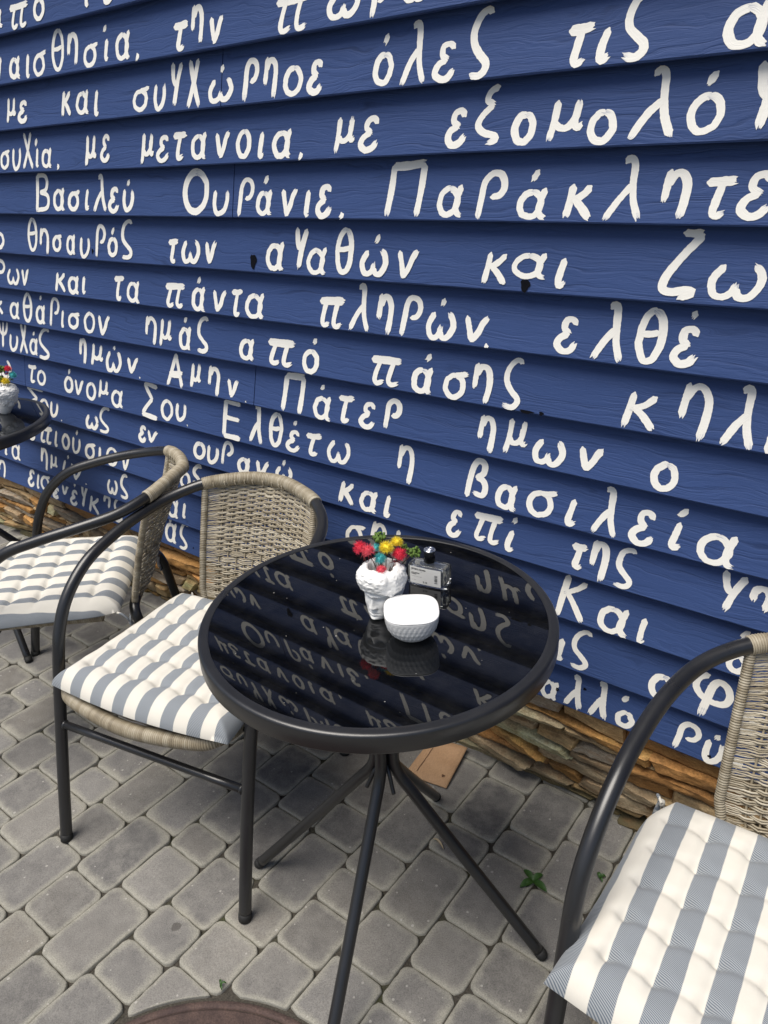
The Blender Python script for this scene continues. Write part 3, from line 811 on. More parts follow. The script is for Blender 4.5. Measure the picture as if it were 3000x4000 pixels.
def build_letters():
    per = {}
    for it in LETTERS.split(';'):
        i = 0
        while it[i].isdigit(): i += 1
        row, ch = int(it[:i]), it[i]
        x0, x1, z0, z1 = [int(q) / 1000 for q in it[i + 1:].split(',')]
        zb, zt = row_z(row)
        per.setdefault(row, []).append((ch, x0, x1, max(z0, zb + .002), min(z1, zt - .001) if z1 < zt + .02 else z1))
    for row, L in per.items():
        r = np.random.default_rng(900 + row)
        mbs = {}
        for (ch, x0, x1, z0, z1) in L:
            xm = (x0 + x1) / 2
            b = min(boards[row], key=lambda q: max(q[0] - xm, xm - q[1], 0))[2]
            mb = mbs.setdefault(b.name, (b, MB()))[1]
            letter_strokes(mb, row, ch, x0, x1, z0, z1, r)
        for b, mb in mbs.values():
            mb.build("painted_lettering", MAT['letter'], b, attr="stroke", smooth=False)
build_letters()

# ------------------------------------------------------------------ stacked stone plinth
def build_plinth():
    r = np.random.default_rng(77)
    x0, x1, zt = -6.2, 2.4, .3025
    pal = np.array([(.40, .275, .135), (.44, .33, .185), (.35, .19, .065), (.30, .24, .16), (.26, .195, .12), (.36, .26, .14), (.30, .155, .055), (.23, .20, .155), (.47, .37, .22), (.38, .30, .19)])
    # wavy bed lines, bottom to top
    nb = 9
    base = np.array([-.02, .022, .056, .092, .126, .158, .188, .218, .250, zt])
    def bed(k, x):
        if k == nb: return np.full_like(x, zt) + noise2(x * 3 + 50, x * 0 + 9.3, 91, 2) * .002
        amp = .036 if k else .006
        return base[k] + noise2(x * 2.6 + 20 + k * 7.1, x * 0 + k * 3.3 + 10, 40 + k, 3) * amp * 1.6
    mb = MB()
    for k in range(nb):
        x = x0 + r.uniform(0, .1)
        while x < x1:
            L = float(np.clip(r.gamma(5.0, .036), .06, .36))
            xa, xb = x, x + L
            x = xb
            fine = -3.3 < xa < .3
            nx = max(5, int(L / (.0055 if fine else .012))); nz = 9 if fine else 6
            s = np.linspace(0, 1, nx); t = np.linspace(0, 1, nz)
            S, T = np.meshgrid(s, t, indexing='ij')
            lean = r.normal(.1, .6)
            X = xa + .0012 + S * (L - .0024)
            hh = bed(k + 1, X) - bed(k, X)
            X = X + (T - .5) * hh * lean * np.ones_like(X)
            lo, hi = bed(k, X) + .0008, bed(k + 1, X) - .0008
            hi = np.maximum(hi, lo + .004)
            # broken arrises: pull the outline in a little, unevenly
            pin = (np.abs(noise2(X * 26 + 5, T * 2 + k * 5, 60 + k, 3)) * .012)
            lo2, hi2 = lo + pin * (T < .5), hi - pin * (T >= .5)
            Zg = lo2 + (hi2 - lo2) * T
            off = r.normal(0, .0065); ty = r.normal(.08, .16); tx = r.normal(0, .07)
            de = np.minimum(np.minimum(S, 1 - S) * L, np.minimum(T, 1 - T) * (hi - lo))
            edge = np.clip(de / .0045, 0, 1)
            rough = noise2(X * 38, Zg * 70 + k, 71, 4) * .008 + noise2(X * 11 + k * 3, Zg * 16, 72, 3) * .010
            layers = np.round(noise2(X * 6 + k, Zg * 60, 73, 2) * 6) / 6 * .007
            D = .020 + off + ty * (Zg - (lo + hi) / 2) + tx * (X - (xa + xb) / 2) + rough + layers
            D = D * 1.0 - (1 - edge) ** 1.6 * .010
            slope = .027 + .060 * np.clip(Zg / zt, 0, 1)
            if k == nb - 1: D = np.minimum(D * .55, .016)
            Y = -.001 - slope - np.maximum(D, -.004)
            c = pal[r.integers(0, len(pal))] * r.uniform(1.15, 1.9)
            var = 1 + .5 * noise2(X * 9 + k, Zg * 40, 74, 3) + .25 * layers / .01
            col = c[None, None, :] * var[..., None]
            rust = np.clip(noise2(X * 8 + 9 * k, Zg * 22 + 3, 75, 3) * 5 - .8, 0, 1)[..., None] * .55
            col = col * (1 - rust) + np.array([.36, .17, .05]) * rust
            if k == nb - 1:
                cap = np.clip(noise2(X * 3, Zg * 9, 29, 3) + .62, 0, 1)[..., None] * .75
                col = col * (1 - cap) + np.array([.16, .10, .055]) * cap
                blue = np.clip((noise2(X * 7 + 3, Zg * 20, 31, 3) - .22) * 9, 0, 1)[..., None] * (X[..., None] > -1.2)
                col = col * (1 - blue) + np.array([.045, .075, .22]) * blue
            if k <= 1:
                moss = np.clip(noise2(X * 6 + 2, Zg * 12, 33, 3) * 4 + .35 - .5 * k, 0, 1)[..., None] * .75
                col = col * (1 - moss) + np.array([.075, .078, .03]) * moss
            V = np.stack([X, Y, Zg], -1)
            n = nx * nz
            I = np.arange(n).reshape(nx, nz)
            F = np.stack([I[:-1, :-1], I[1:, :-1], I[1:, 1:], I[:-1, 1:]], -1).reshape(-1, 4).tolist()
            b = np.r_[I[:, 0], I[-1, 1:], I[-2::-1, -1], I[0, -2:0:-1]]
            Vf = V.reshape(-1, 3); Cf = np.concatenate([np.clip(col, .01, .62), np.ones(X.shape + (1,))], -1).reshape(-1, 4)
            Vb = Vf[b] * [1, 0, 1] + [0, .02, 0]
            m = len(b)
            F += [(int(b[(i + 1) % m]), int(b[i]), n + i, n + (i + 1) % m) for i in range(m)]
            mb.add(np.vstack([Vf, Vb]), F, 0, np.vstack([Cf, Cf[b] * [.5, .5, .5, 1]]))
    # mortar bed behind the stones
    mb.add([(x0, -.012, -.03), (x1, -.012, -.03), (x1, -.066, zt + .002), (x0, -.066, zt + .002), (x0, .06, zt + .002), (x1, .06, zt + .002)], [(0, 1, 2, 3), (3, 2, 5, 4)], 0, (.06, .05, .035, 1))
    o = mb.build("stone_plinth", MAT['ledger'], attr="stone")
    # crisp stones: only soften shallow creases
    o.data.polygons.foreach_set("use_smooth", np.ones(len(o.data.polygons), bool))
    o.data.set_sharp_from_angle(angle=math.radians(34))
    tag(o, "low plinth of rough tan sandstone slabs along the foot of the blue wall", "stone plinth")
build_plinth()

# ------------------------------------------------------------------ rattan armchairs
FR = np.array([[.25, 0, 0], [.2508, .0507, .23], [.254, .0996, .4294], [.2575, .1281, .5083], [.2565, .1671, .5686], [.2537, .2294, .6171], [.2498, .3072, .6423], [.2385, .3975, .6624], [.2117, .4833, .6785], [.1605, .5442, .6949], [.1061, .575, .7028], [.0496, .597, .7071], [0, .6092, .7049]])
RT = .0132

def ringed(P, r, pitch, amp, seg=12, rnd=None, closed=False):
    """a tube wound with round strand: ridges along its length; returns verts, faces, strand colours"""
    P = resample(P, pitch / 4)
    n = len(P)
    ph = np.arange(n) % 4
    rad = r + amp * np.array([0.0, .75, 1.0, .75])[ph]
    turn = np.arange(n) // 4
    rr = (rnd or np.random.default_rng(3))
    t = rr.random(turn.max() + 1)
    for i in range(1, len(t)):
        t[i] = .45 * t[i - 1] + .55 * t[i]
    V, F = tube(P, rad, seg)
    tone = t[turn] * np.array([.25, .9, 1.05, .9])[ph]
    C = np.repeat(np.c_[tone, tone * 0, tone * 0, tone * 0 + 1], seg, axis=0)
    return V, F, C

def build_chair():
    root = empty("rattan_armchair")
    r = np.random.default_rng(41)
    half = smooth_path(FR, 8)
    full = np.vstack([half, (half * [-1, 1, 1])[-2::-1]])
    V, F = tube(full, RT, 16)
    MB().add(V, F).build("tube_frame", MAT['metal'], root)
    # wrapped part of the top rail
    m = (np.abs(full[:, 0]) < .166) & (full[:, 1] > .5)
    V, F, C = ringed(full[m], RT + .0012, .0042, .0019, 14, r)
    MB().add(V, F, 0, C).build("rail_wrap", MAT['wicker'], root, attr="strand")
    # stretcher between the front legs
    zf = lambda z: np.array([np.interp(z, half[:40, 2], half[:40, k]) for k in range(3)])
    a = zf(.292); V, F = tube(np.linspace(a * [-1, 1, 1] + [.008, 0, 0], a - [.008, 0, 0], 6), .0088, 12)
    mb = MB().add(V, F)
    for s in (-1, 1):
        V, F = tube([a * [s, 1, 1] - [s * .0125, 0, 0], a * [s, 1, 1] - [s * .017, 0, 0]], [.0112, .0088], 12); mb.add(V, F)
    mb.build("stretcher", MAT['metal'], root)
    # rear leg frame: crossbar under the back, legs splayed to the floor
    leg = [(.2137, .5066, .0), (.197, .497, .14), (.176, .480, .30), (.167, .472, .352), (.156, .464, .380), (.135, .460, .390), (.10, .459, .392), (0, .459, .392)]
    L = smooth_path(leg, 6); L = np.vstack([L, (L * [-1, 1, 1])[-2::-1]])
    V, F = tube(L, RT, 14)
    MB().add(V, F).build("rear_leg_frame", MAT['metal'], root)
    for s in (-1, 1):
        for p, q in (((.25, 0, 0), (.2502, .004, .018)), ((.2137, .5066, 0), (.2125, .506, .014))):
            p, q = np.array(p) * [s, 1, 1], np.array(q) * [s, 1, 1]
            V, F = tube([p, p + (q - p) * .4, q], [RT + .0002, RT + .0006, RT + .0005], 14)
            MB().add(V, F).build("foot_cap", MAT['rubber'], root)
    # seat: rounded ring wound with strand, woven deck, little rods to the front legs
    ring = [(-.205, .40, .405), (-.212, .25, .408), (-.214, .12, .407), (-.196, .068, .403), (-.15, .043, .398), (0, .024, .394), (.15, .043, .398), (.196, .068, .403), (.214, .12, .407), (.212, .25, .408), (.205, .40, .405)]
    R = smooth_path(ring, 10)
    V, F, C = ringed(R, .0145, .0042, .0018, 12, r)
    MB().add(V, F, 0, C).build("seat_edge", MAT['wicker'], root, attr="strand")
    mb = MB()
    ys = np.arange(.05, .42, .0052)
    for i, y in enumerate(ys):
        w = np.interp(y, [.05, .12, .42], [.17, .205, .20])
        xs = np.linspace(-w, w, 34)
        zz = .408 - .012 * (1 - (xs / w) ** 2) + .0018 * np.sin(xs / .026 * np.pi + (i % 2) * np.pi)
        V, F = tube(np.c_[xs, xs * 0 + y, zz], .0023, 5); mb.add(V, F, 0, (float(r.random()), 0, 0, 1))
    mb.build("seat_weave", MAT['wicker'], root, attr="strand")
    for s in (-1, 1):
        a = zf(.405)
        V, F = tube([a * [s, 1, 1], (s * .212, .12, .405)], .0055, 10)
        MB().add(V, F).build("seat_bracket", MAT['metal'], root)
    # woven back
    def back(u, t):
        """u -1..1 across, t 0..1 up"""
        d = np.interp(t, [0, .42, .85, 1], [.462, .500, .536, .545])
        z = np.interp(t, [0, .42, .85, 1], [.395, .54, .655, .688])
        bow = np.interp(t, [0, 1], [.012, .060]) * (1 - u ** 2)
        arch = np.interp(t, [0, .5, 1], [-.008, .002, .010]) * (1 - u ** 2)
        w = np.interp(t, [0, .12, .4, 1], [.138, .150, .153, .157])
        return np.stack([u * w, d + bow, z + arch], -1)
    mb = MB()
    rows = 98
    stakes = np.linspace(-.74, .74, 11)
    for i in range(rows):
        t = (i + .5) / rows
        u = np.linspace(-.985, .985, 74)
        tj = t + r.normal(0, .0012) + .0018 * np.sin(u * 7 + i)
        P = back(u, np.clip(tj, 0, 1))
        inside = np.clip((.86 - np.abs(u)) / .1, 0, 1)
        ph = 0 if (i // 2) % 2 == 0 else np.pi
        if 30 < i < 40: ph = 0 if (i // 4) % 2 == 0 else np.pi
        und = np.sin((u - stakes[0]) / (stakes[1] - stakes[0]) * np.pi + np.pi / 2 + ph) * .0031 * inside
        P[:, 1] += und
        P[:, 2] += r.normal(0, .0004, len(u)) + (r.normal(0, .0009) * (1 - inside))
        V, F = tube(P, .00142 + .00046 * inside, 5)
        mb.add(V, F, 0, (float(np.clip(r.normal(.62, .25), 0, 1)), 0, 0, 1))
    for su in stakes:
        tt = np.linspace(-.01, 1.02, 22)
        P = back(np.full(22, su), np.clip(tt, 0, 1)); P[-1, 2] += .012
        V, F = tube(P, .0021, 6); mb.add(V, F, 0, (.35, 0, 0, 1))
    weave = mb
    for s in (-1, 1):
        tt = np.linspace(0, 1, 26)
        P = back(np.full(26, float(s)), tt)
        P = np.vstack([[P[0] + [-s * .012, -.006, -.018]], P, [P[-1] + [0, .004, .012]]])
        V, F, C = ringed(P, .0070, .0044, .0019, 10, r)
        MB().add(V, F, 0, C).build("backrest_edge", MAT['wicker'], root, attr="strand")
    # lashing loops between rail and weave
    mb = weave
    for x in np.linspace(-.13, .13, 12):
        y = np.interp(abs(x), half[::-1, 0][:60], half[::-1, 1][:60]); z = np.interp(abs(x), half[::-1, 0][:60], half[::-1, 2][:60])
        x += r.normal(0, .004)
        b0 = back(np.array([x / .157]), np.array([.975]))[0]
        V, F = tube(smooth_path([(x, y - .017, z + .002), (x + .001, y - .0165, z - .010), b0 + [0, -.002, .002], b0 + [0, .003, -.004]], 4), .0016, 5)
        mb.add(V, F, 0, (.6, 0, 0, 1))
    mb.build("backrest", MAT['wicker'], root, attr="strand")
    return root

chair0 = build_chair()
CH = [(-1.1431, -.8002, .2089, "rattan armchair just left of the glass table with its back to the wall"),
      (-1.9744, -.683, -.8266, "rattan armchair at the far left, turned towards the cropped table"),
      (.0205, -.8045, .0293, "rattan armchair at the right edge, nearest to the camera")]
chairs = []
for i, (x, y, th, lab) in enumerate(CH):
    o = chair0 if i == 0 else copy_tree(chair0)
    o.location = (x, y, 0); o.rotation_euler = (0, 0, th)
    tag(o, lab, "chair", "rattan armchairs on the terrace")
    chairs.append(o)

# ------------------------------------------------------------------ seat cushions
def build_cushion(seed, puff=1.0, droop=None, rnd=.03):
    r = np.random.default_rng(seed)
    NX, NY = 121, 113
    u = np.linspace(-1, 1, NX); v = np.linspace(0, 1, NY)
    U, Vv = np.meshgrid(u, v, indexing='ij')
    hw = .222 + (.198 - .222) * Vv
    X = U * hw; Y = -.195 + .39 * Vv
    # corners pull out a little, edges bow in
    X *= 1 - rnd * 4 * np.clip((Vv - .78) / .22, 0, 1) ** 2.2 * np.abs(U) ** 3
    X *= 1 - .022 * np.cos((Vv - .5) * np.pi) + .02
    Y -= .014 * np.cos(U * np.pi / 2) * np.clip(1 - 3 * Vv, 0, 1)
    Y += (-.002 * np.cos(U * np.pi / 2)) * np.sign(Vv - .5) * -1 * np.abs(2 * Vv - 1)
    de = np.minimum(np.minimum((1 - np.abs(U)) * hw, Vv * .39), (1 - Vv) * .39)
    t = np.clip(de / .042, 0, 1)
    prof = np.sin(t * np.pi / 2) ** .6
    per = .0605
    gx = (X - (.21175 - per * .25)) / per            # crease on the edge between stripes
    gy = (Y + .195 + .004) / .0655
    fx = np.abs(gx - np.round(gx)) * per; fy = np.abs(gy - np.round(gy)) * .0655
    inner = np.clip((de - .02) / .03, 0, 1)
    cx_ = np.exp(-(fx / .0085) ** 2); cyy = np.exp(-(fy / .0075) ** 2)
    dim = np.exp(-(fx ** 2 + fy ** 2) / .012 ** 2)
    crease = inner * (.0036 * cx_ + .0075 * cyy * (.55 + .45 * np.exp(-(fx / .02) ** 2)) + .0065 * dim)
    nz = noise2(X * 14 + 9, Y * 14 + 5, seed, 3) * .006
    Zt = puff * (.037 * prof - crease * prof) + nz * prof + .003
    Zb = -.012 * prof + .003 + nz * .3
    # piping of folds along the edge
    Zt += np.sin(gy * np.pi * 2) * .0012 * (1 - t) * (t > 0)
    if droop is not None:
        dz = droop(X, Y); Zt += dz; Zb += dz
    I = np.arange(NX * NY).reshape(NX, NY)
    F = np.stack([I[:-1, :-1], I[1:, :-1], I[1:, 1:], I[:-1, 1:]], -1).reshape(-1, 4)
    Vt = np.stack([X, Y, Zt], -1).reshape(-1, 3); Vb2 = np.stack([X, Y, Zb - .0004], -1).reshape(-1, 3)
    mb = MB().add(Vt, F).add(Vb2, F[:, ::-1])
    # side seam strip
    b = np.r_[I[:, 0], I[-1, 1:], I[-2::-1, -1], I[0, -2:0:-1]]
    n = len(b); q = NX * NY
    mb.f.extend([(int(b[i] + q), int(b[(i + 1) % n] + q), int(b[(i + 1) % n]), int(b[i])) for i in range(n)]); mb.m.extend([0] * n)
    return mb

def ribbon(P, w, nrm):
    P = np.asarray(P, float); T = np.gradient(P, axis=0); B = np.cross(T, nrm); B /= np.linalg.norm(B, axis=1)[:, None] + 1e-9
    V = np.vstack([P + B * w / 2, P - B * w / 2, P - B * w / 2 + np.array(nrm) * .0009, P + B * w / 2 + np.array(nrm) * .0009]); n = len(P)
    F = []
    for i in range(n - 1):
        for a, b in ((0, 1), (1, 2), (2, 3), (3, 0)):
            F.append((a * n + i, b * n + i, b * n + i + 1, a * n + i + 1))
    return V, F

CU = [(0, .016, .234, 0.0, "striped cushion on the armchair left of the table", 5),
      (1, .052, .250, .03, "striped cushion on the far left armchair, tied with a bow at its back corner", 9),
      (2, -.035, .235, .01, "large striped cushion on the armchair at the right edge, front corner nearest the camera", 13)]
for ci, lx, ly, rot, lab, seed in CU:
    x, y, th, _ = CH[ci]
    wx = x + math.cos(th) * lx - math.sin(th) * ly; wy = y + math.sin(th) * lx + math.cos(th) * ly
    root = build_cushion(seed, rnd=.055 if ci == 2 else .02).build("seat_cushion", MAT['fabric'])
    root.location = (wx, wy, .4255); root.rotation_euler = (0, 0, th + rot)
    tag(root, lab, "cushion", "striped seat cushions")
    for s in (-1, 1):
        mb = MB()
        c = np.array([s * .19, .190, .002])
        V, F = tube(smooth_path([c, c + [s * .010, .014, .000], c + [s * .012, .026, -.014], c + [s * .006, .030, -.028]], 5), .0028, 6); mb.add(V, F)
        kn = c + [s * .006, .030, -.028]
        V, F = blob(kn, .0068, 6, 8, (1, 1, 1)); mb.add(V, F)
        for k, dx in enumerate((-.005, .007)):
            V, F = ribbon(smooth_path([kn, kn + [dx, .005, -.018], kn + [dx * 1.6, .002, -.042], kn + [dx * 1.1, .004, -.075 + .02 * k]], 4), .010, (.5 * s, -.8, 0)); mb.add(V, F)
        if ci == 2: mb.build("cushion_tie", MAT['fabric'], root); continue
        V, F = ribbon(smooth_path([kn, kn + [.003, .003, .014], kn + [.008, .003, .026], kn + [.010, .002, .016], kn + [.004, 0, .003]], 4), .009, (.5 * s, -.8, 0)); mb.add(V, F)
        mb.build("cushion_tie", MAT['fabric'], root)

# ------------------------------------------------------------------ round glass tables
TC = (-.67, -.552)
def build_table():
    root = empty("round_table")
    R = .2955
    prof = [(R - .017, .690), (R - .017, .7196), (R - .0166, .7200), (R - .012, .7200), (R - .0065, .7200), (R - .0036, .7195), (R - .0014, .7180), (R - .0003, .7158), (R, .7130), (R, .6905), (R - .002, .6878), (R - .006, .6865), (R - .014, .6865), (R - .017, .690)]
    V, F = lathe(prof, 128)
    MB().add(V, F).build("rim", MAT['metal'], root)
    V, F = lathe([(0, .7095), (R - .0172, .7095), (R - .0172, .7190), (0, .7190)], 128)
    MB().add(V, F).build("glass_top", MAT['tabletop'], root, smooth=False)
    a0 = .2828
    for i in range(4):
        a = a0 + i * math.pi / 2
        d = np.array([math.cos(a), math.sin(a), 0])
        pts = [(.017, .70), (.017, .55), (.017, .43), (.0195, .398), (.030, .372), (.052, .343), (.12, .253), (.2, .15), (.312, .006)]
        P = smooth_path([d * q + np.array([0, 0, z]) for q, z in pts], 6)
        V, F = tube(P, .0112, 14)
        lg = MB().add(V, F).build("leg", MAT['metal'], root)
        e = d * .312 + np.array([0, 0, .006]); di = P[-1] - P[-2]; di /= np.linalg.norm(di)
        V, F = tube([e - di * .014, e - di * .002, e + di * .003], [.0116, .0117, .0105], 14)
        MB().add(V, F).build("foot_cap", MAT['rubber'], lg)
    mb = MB()
    for k in range(2):
        a = a0 + math.pi / 4 + k * math.pi / 2
        for s in (-1, 1):
            d = np.array([math.cos(a), math.sin(a), 0]) * s
            V, F = tube(smooth_path([d * .004 + [0, 0, .40], d * .020 + [0, 0, .385], d * .030 + [0, 0, .366], d * .038 + [0, 0, .352]], 5), .004, 8); mb.add(V, F)
        d = np.array([math.cos(a0 + k * math.pi / 2), math.sin(a0 + k * math.pi / 2), 0])
        V, F = tube(np.linspace(-d * (R - .02), d * (R - .02), 4) + [0, 0, .697], .009, 8); mb.add(V, F)
    V, F = lathe([(0, .385), (.010, .385), (.010, .69), (0, .69)], 16); mb.add(V, F)
    mb.build("hub", MAT['metal'], root)
    return root
table0 = build_table()
table0.location = (TC[0], TC[1], 0)
tag(table0, "round black glass table in the middle, with the white bowl on it", "table", "round black glass tables")
table1 = copy_tree(table0)
table1.location = (-2.4217, -.456, 0); table1.rotation_euler = (0, 0, -.532)
tag(table1, "round black glass table cropped by the left edge", "table", "round black glass tables")

# ------------------------------------------------------------------ things on the tables
GZ = .7191

def build_head():
    """hollow plaster head planter, facing -y, standing on its neck/chin, about 9 cm tall"""
    H = .0905
    NT, NZ = 150, 110
    th = np.linspace(0, 2 * np.pi, NT, endpoint=False)
    h = np.linspace(0, 1, NZ)
    T, Hh = np.meshgrid(th, h, indexing='ij')
    A = (T + np.pi) % (2 * np.pi) - np.pi             # 0 = face
    hs = [0, .05, .12, .22, .34, .46, .56, .66, .76, .86, .94, 1.0]
    wx = np.interp(Hh, hs, [.0125, .0170, .0205, .0245, .0275, .0295, .0320, .0352, .0372, .0362, .0315, .0235])
    wf = np.interp(Hh, hs, [.0150, .0215, .0235, .0245, .0260, .0275, .0300, .0340, .0370, .0358, .0310, .0230])
    wb = np.interp(Hh, hs, [.0120, .0150, .0190, .0240, .0300, .0345, .0375, .0395, .0400, .0372, .0315, .0230])
    ca, sa = np.cos(A), np.sin(A)
    dep = np.where(ca > 0, wf, wb)
    pw = 2.25
    R = 1 / ((np.abs(sa) / wx) ** pw + (np.abs(ca) / dep) ** pw) ** (1 / pw)
    g = lambda a0, sa_, h0, sh: np.exp(-((A - a0) / sa_) ** 2 - ((Hh - h0) / sh) ** 2)
    g2 = lambda a0, sa_, h0, sh: g(a0, sa_, h0, sh) + g(-a0, sa_, h0, sh)
    f = np.zeros_like(R)
    nose = np.where((Hh > .26) & (Hh < .56), np.clip((.56 - Hh) / .24, 0, 1) ** .8, 0) * np.clip((Hh - .245) / .04, 0, 1)
    f += .0105 * nose * np.exp(-(A / (.13 + .10 * np.clip((.40 - Hh) / .14, 0, 1))) ** 2)
    f += .0022 * g2(.20, .09, .295, .03)                       # nostrils
    f += .0042 * g(0, .5, .535, .035) + .0022 * g2(.42, .2, .525, .03)   # brow
    f -= .0085 * g2(.40, .18, .465, .042)                       # sockets
    f += .0050 * g2(.42, .12, .450, .022)                      # lids
    f -= .0012 * g2(.42, .14, .455, .006)
    f += .0022 * g2(.62, .22, .34, .08)                        # cheekbones
    f += .0034 * g(0, .27, .192, .020) + .0034 * g(0, .22, .138, .022)   # lips
    f -= .0042 * g(0, .30, .166, .010) + .0018 * g(0, .25, .10, .018) + .0015 * g(0, .06, .235, .025)
    f += .0042 * g(0, .30, .045, .045)                         # chin
    # hair: curls round the crown, lower at the temples and the back
    hl = np.interp(np.abs(A), [0, .35, .8, 1.15, 1.6, 2.2, 3.15], [.60, .585, .56, .44, .36, .26, .22])
    hair = np.clip((Hh - hl) / .035, 0, 1)
    r = np.random.default_rng(4)
    cur = np.zeros_like(R)
    for _ in range(120):
        a0 = r.uniform(-np.pi, np.pi); h0 = r.uniform(.22, .99); s = r.uniform(.08, .15)
        da = ((A - a0 + np.pi) % (2 * np.pi) - np.pi) * .40
        dh = (Hh - h0)
        d = np.sqrt(da ** 2 + dh ** 2) / s
        ang = np.arctan2(dh, da)
        b = np.clip(1 - d ** 2, 0, 1) ** .5 * (1 + .22 * np.cos(d * 8 + ang * 1.0 + a0 * 5))
        cur = np.maximum(cur, b * r.uniform(.7, 1.0))
    f += hair * (.0012 + .0052 * cur)
    R = R + f
    cyo = np.interp(Hh, hs, [-.007, -.006, -.005, -.003, -.001, 0, .001, .002, .002, .002, .002, .002])
    X = R * sa; Y = -R * ca + cyo; Z = Hh * H
    V = np.stack([X, Y, Z], -1)
    rimw = noise2(np.cos(th) * 3 + 9, np.sin(th) * 3 + 9, 8, 2) * .006
    V[:, -1, 2] += rimw
    V[:, -2, 2] += rimw * .6
    rows = [V[:, i] for i in range(NZ)]
    top = rows[-1]; c = np.array([0, .002, 0])
    for k, dz in ((.90, .0012), (.80, -.001), (.76, -.012), (.66, -.035), (.2, -.04)):
        q = top.copy(); q[:, :2] = c[:2] + (q[:, :2] - c[:2]) * k; q[:, 2] += dz; rows.append(q)
    n = len(rows)
    W = np.stack(rows, 1).reshape(-1, 3)
    I = np.arange(NT * n).reshape(NT, n); J = np.roll(I, -1, 0)
    F = np.stack([I[:, :-1], J[:, :-1], J[:, 1:], I[:, 1:]], -1).reshape(-1, 4).tolist()
    F.append([int(i) for i in I[::-1, 0]]); F.append([int(i) for i in I[:, -1]])
    return MB().add(W, F)

HEAD = (-.6655, -.5455)
hd = build_head().build("head_planter", MAT['plaster'])
hd.location = (HEAD[0], HEAD[1], GZ); hd.rotation_euler = (0, 0, math.radians(6)); hd.scale = (.95, .95, 1.0)
tag(hd, "white plaster head planter with curly hair behind the white bowl", "planter", "white head planters")
hd2 = hd.copy(); COL.objects.link(hd2)
hd2.location = (-2.362, -.290, GZ); hd2.rotation_euler = (0, 0, math.radians(-52))
tag(hd2, "white plaster head planter cropped by the left edge, on the far left table", "planter", "white head planters")

def pompom(c, r, mat, name, label, base, seed, group):
    rr = np.random.default_rng(seed)
    c = np.array(c, float); base = np.array(base, float)
    root = empty(name, tuple(base))
    tag(root, label, "flower", group)
    mb = MB()
    V, F = blob((0, 0, 0), r * .66, 8, 10, (1, 1, .85)); mb.add(V, F)
    dirv = c - base; dirv /= np.linalg.norm(dirv)
    for _ in range(520):
        d = rr.normal(size=3); d /= np.linalg.norm(d)
        if d @ dirv < -.55: continue
        L = r * rr.uniform(.88, 1.18); w = r * .036
        a = np.cross(d, [.3, .5, .8]); a /= np.linalg.norm(a); b = np.cross(d, a)
        p0 = d * r * .45; p1 = d * L + rr.normal(0, r * .06, 3)
        mb.add([p0 + a * w, p0 - a * w * .5 + b * w * .87, p0 - a * w * .5 - b * w * .87, p1], [(0, 1, 3), (1, 2, 3), (2, 0, 3)])
    for v in range(len(mb.v)): mb.v[v] = mb.v[v] + (c - base)
    mb.build("bloom", MAT[mat], root, smooth=False)
    mb = MB()
    e = c - base - dirv * r * .7
    mid = e * .5 + rr.normal(0, .003, 3) * [1, 1, 0]
    V, F = tube(smooth_path([np.zeros(3), mid, e], 5), .00075, 6); mb.add(V, F)
    mb.build("stem", MAT['stem'], root)
    mb = MB()
    for k in range(11):
        a = k * 2 * np.pi / 11 + rr.uniform(0, .4)
        side = np.cross(dirv, [0, .2, 1.0]) if abs(dirv[2]) < .95 else np.array([1.0, 0, 0])
        side /= np.linalg.norm(side); s2 = np.cross(dirv, side)
        o = side * np.cos(a) + s2 * np.sin(a)
        p = c - base - dirv * r * .95
        q = p + o * r * rr.uniform(.45, .8) - dirv * r * rr.uniform(.1, .9)
        t = np.cross(o, dirv) * r * .07
        mb.add([p + t, p - t, q, (p + q) / 2 + dirv * r * .12], [(0, 2, 3), (2, 1, 3), (0, 1, 2)])
    mb.build("calyx", MAT['calyx' if mat in ('red', 'pink') else 'moss' if mat == 'teal' else 'stem'], root, smooth=False)
    return root

def sprig(c, r, label, base, seed):
    rr = np.random.default_rng(seed)
    c = np.array(c, float); base = np.array(base, float)
    root = empty("green_sprig", tuple(base))
    tag(root, label, "sprig", "dried green sprigs")
    mb = MB()
    for _ in range(70):
        d = rr.normal(size=3); d /= np.linalg.norm(d)
        p = c - base + d * r * rr.uniform(.3, .95) * np.array([1.1, 1.1, .8])
        V, F = blob(p, r * rr.uniform(.14, .27), 4, 6, rr.uniform(.75, 1.25, 3)); mb.add(V - p + p, F)
    mb.build("tuft", MAT['moss'], root, smooth=True)
    V, F = tube(smooth_path([np.zeros(3), (c - base) * .5 + [.002, 0, .003], c - base], 5), .0008, 6)
    MB().add(V, F).build("stem", MAT['stem'], root)

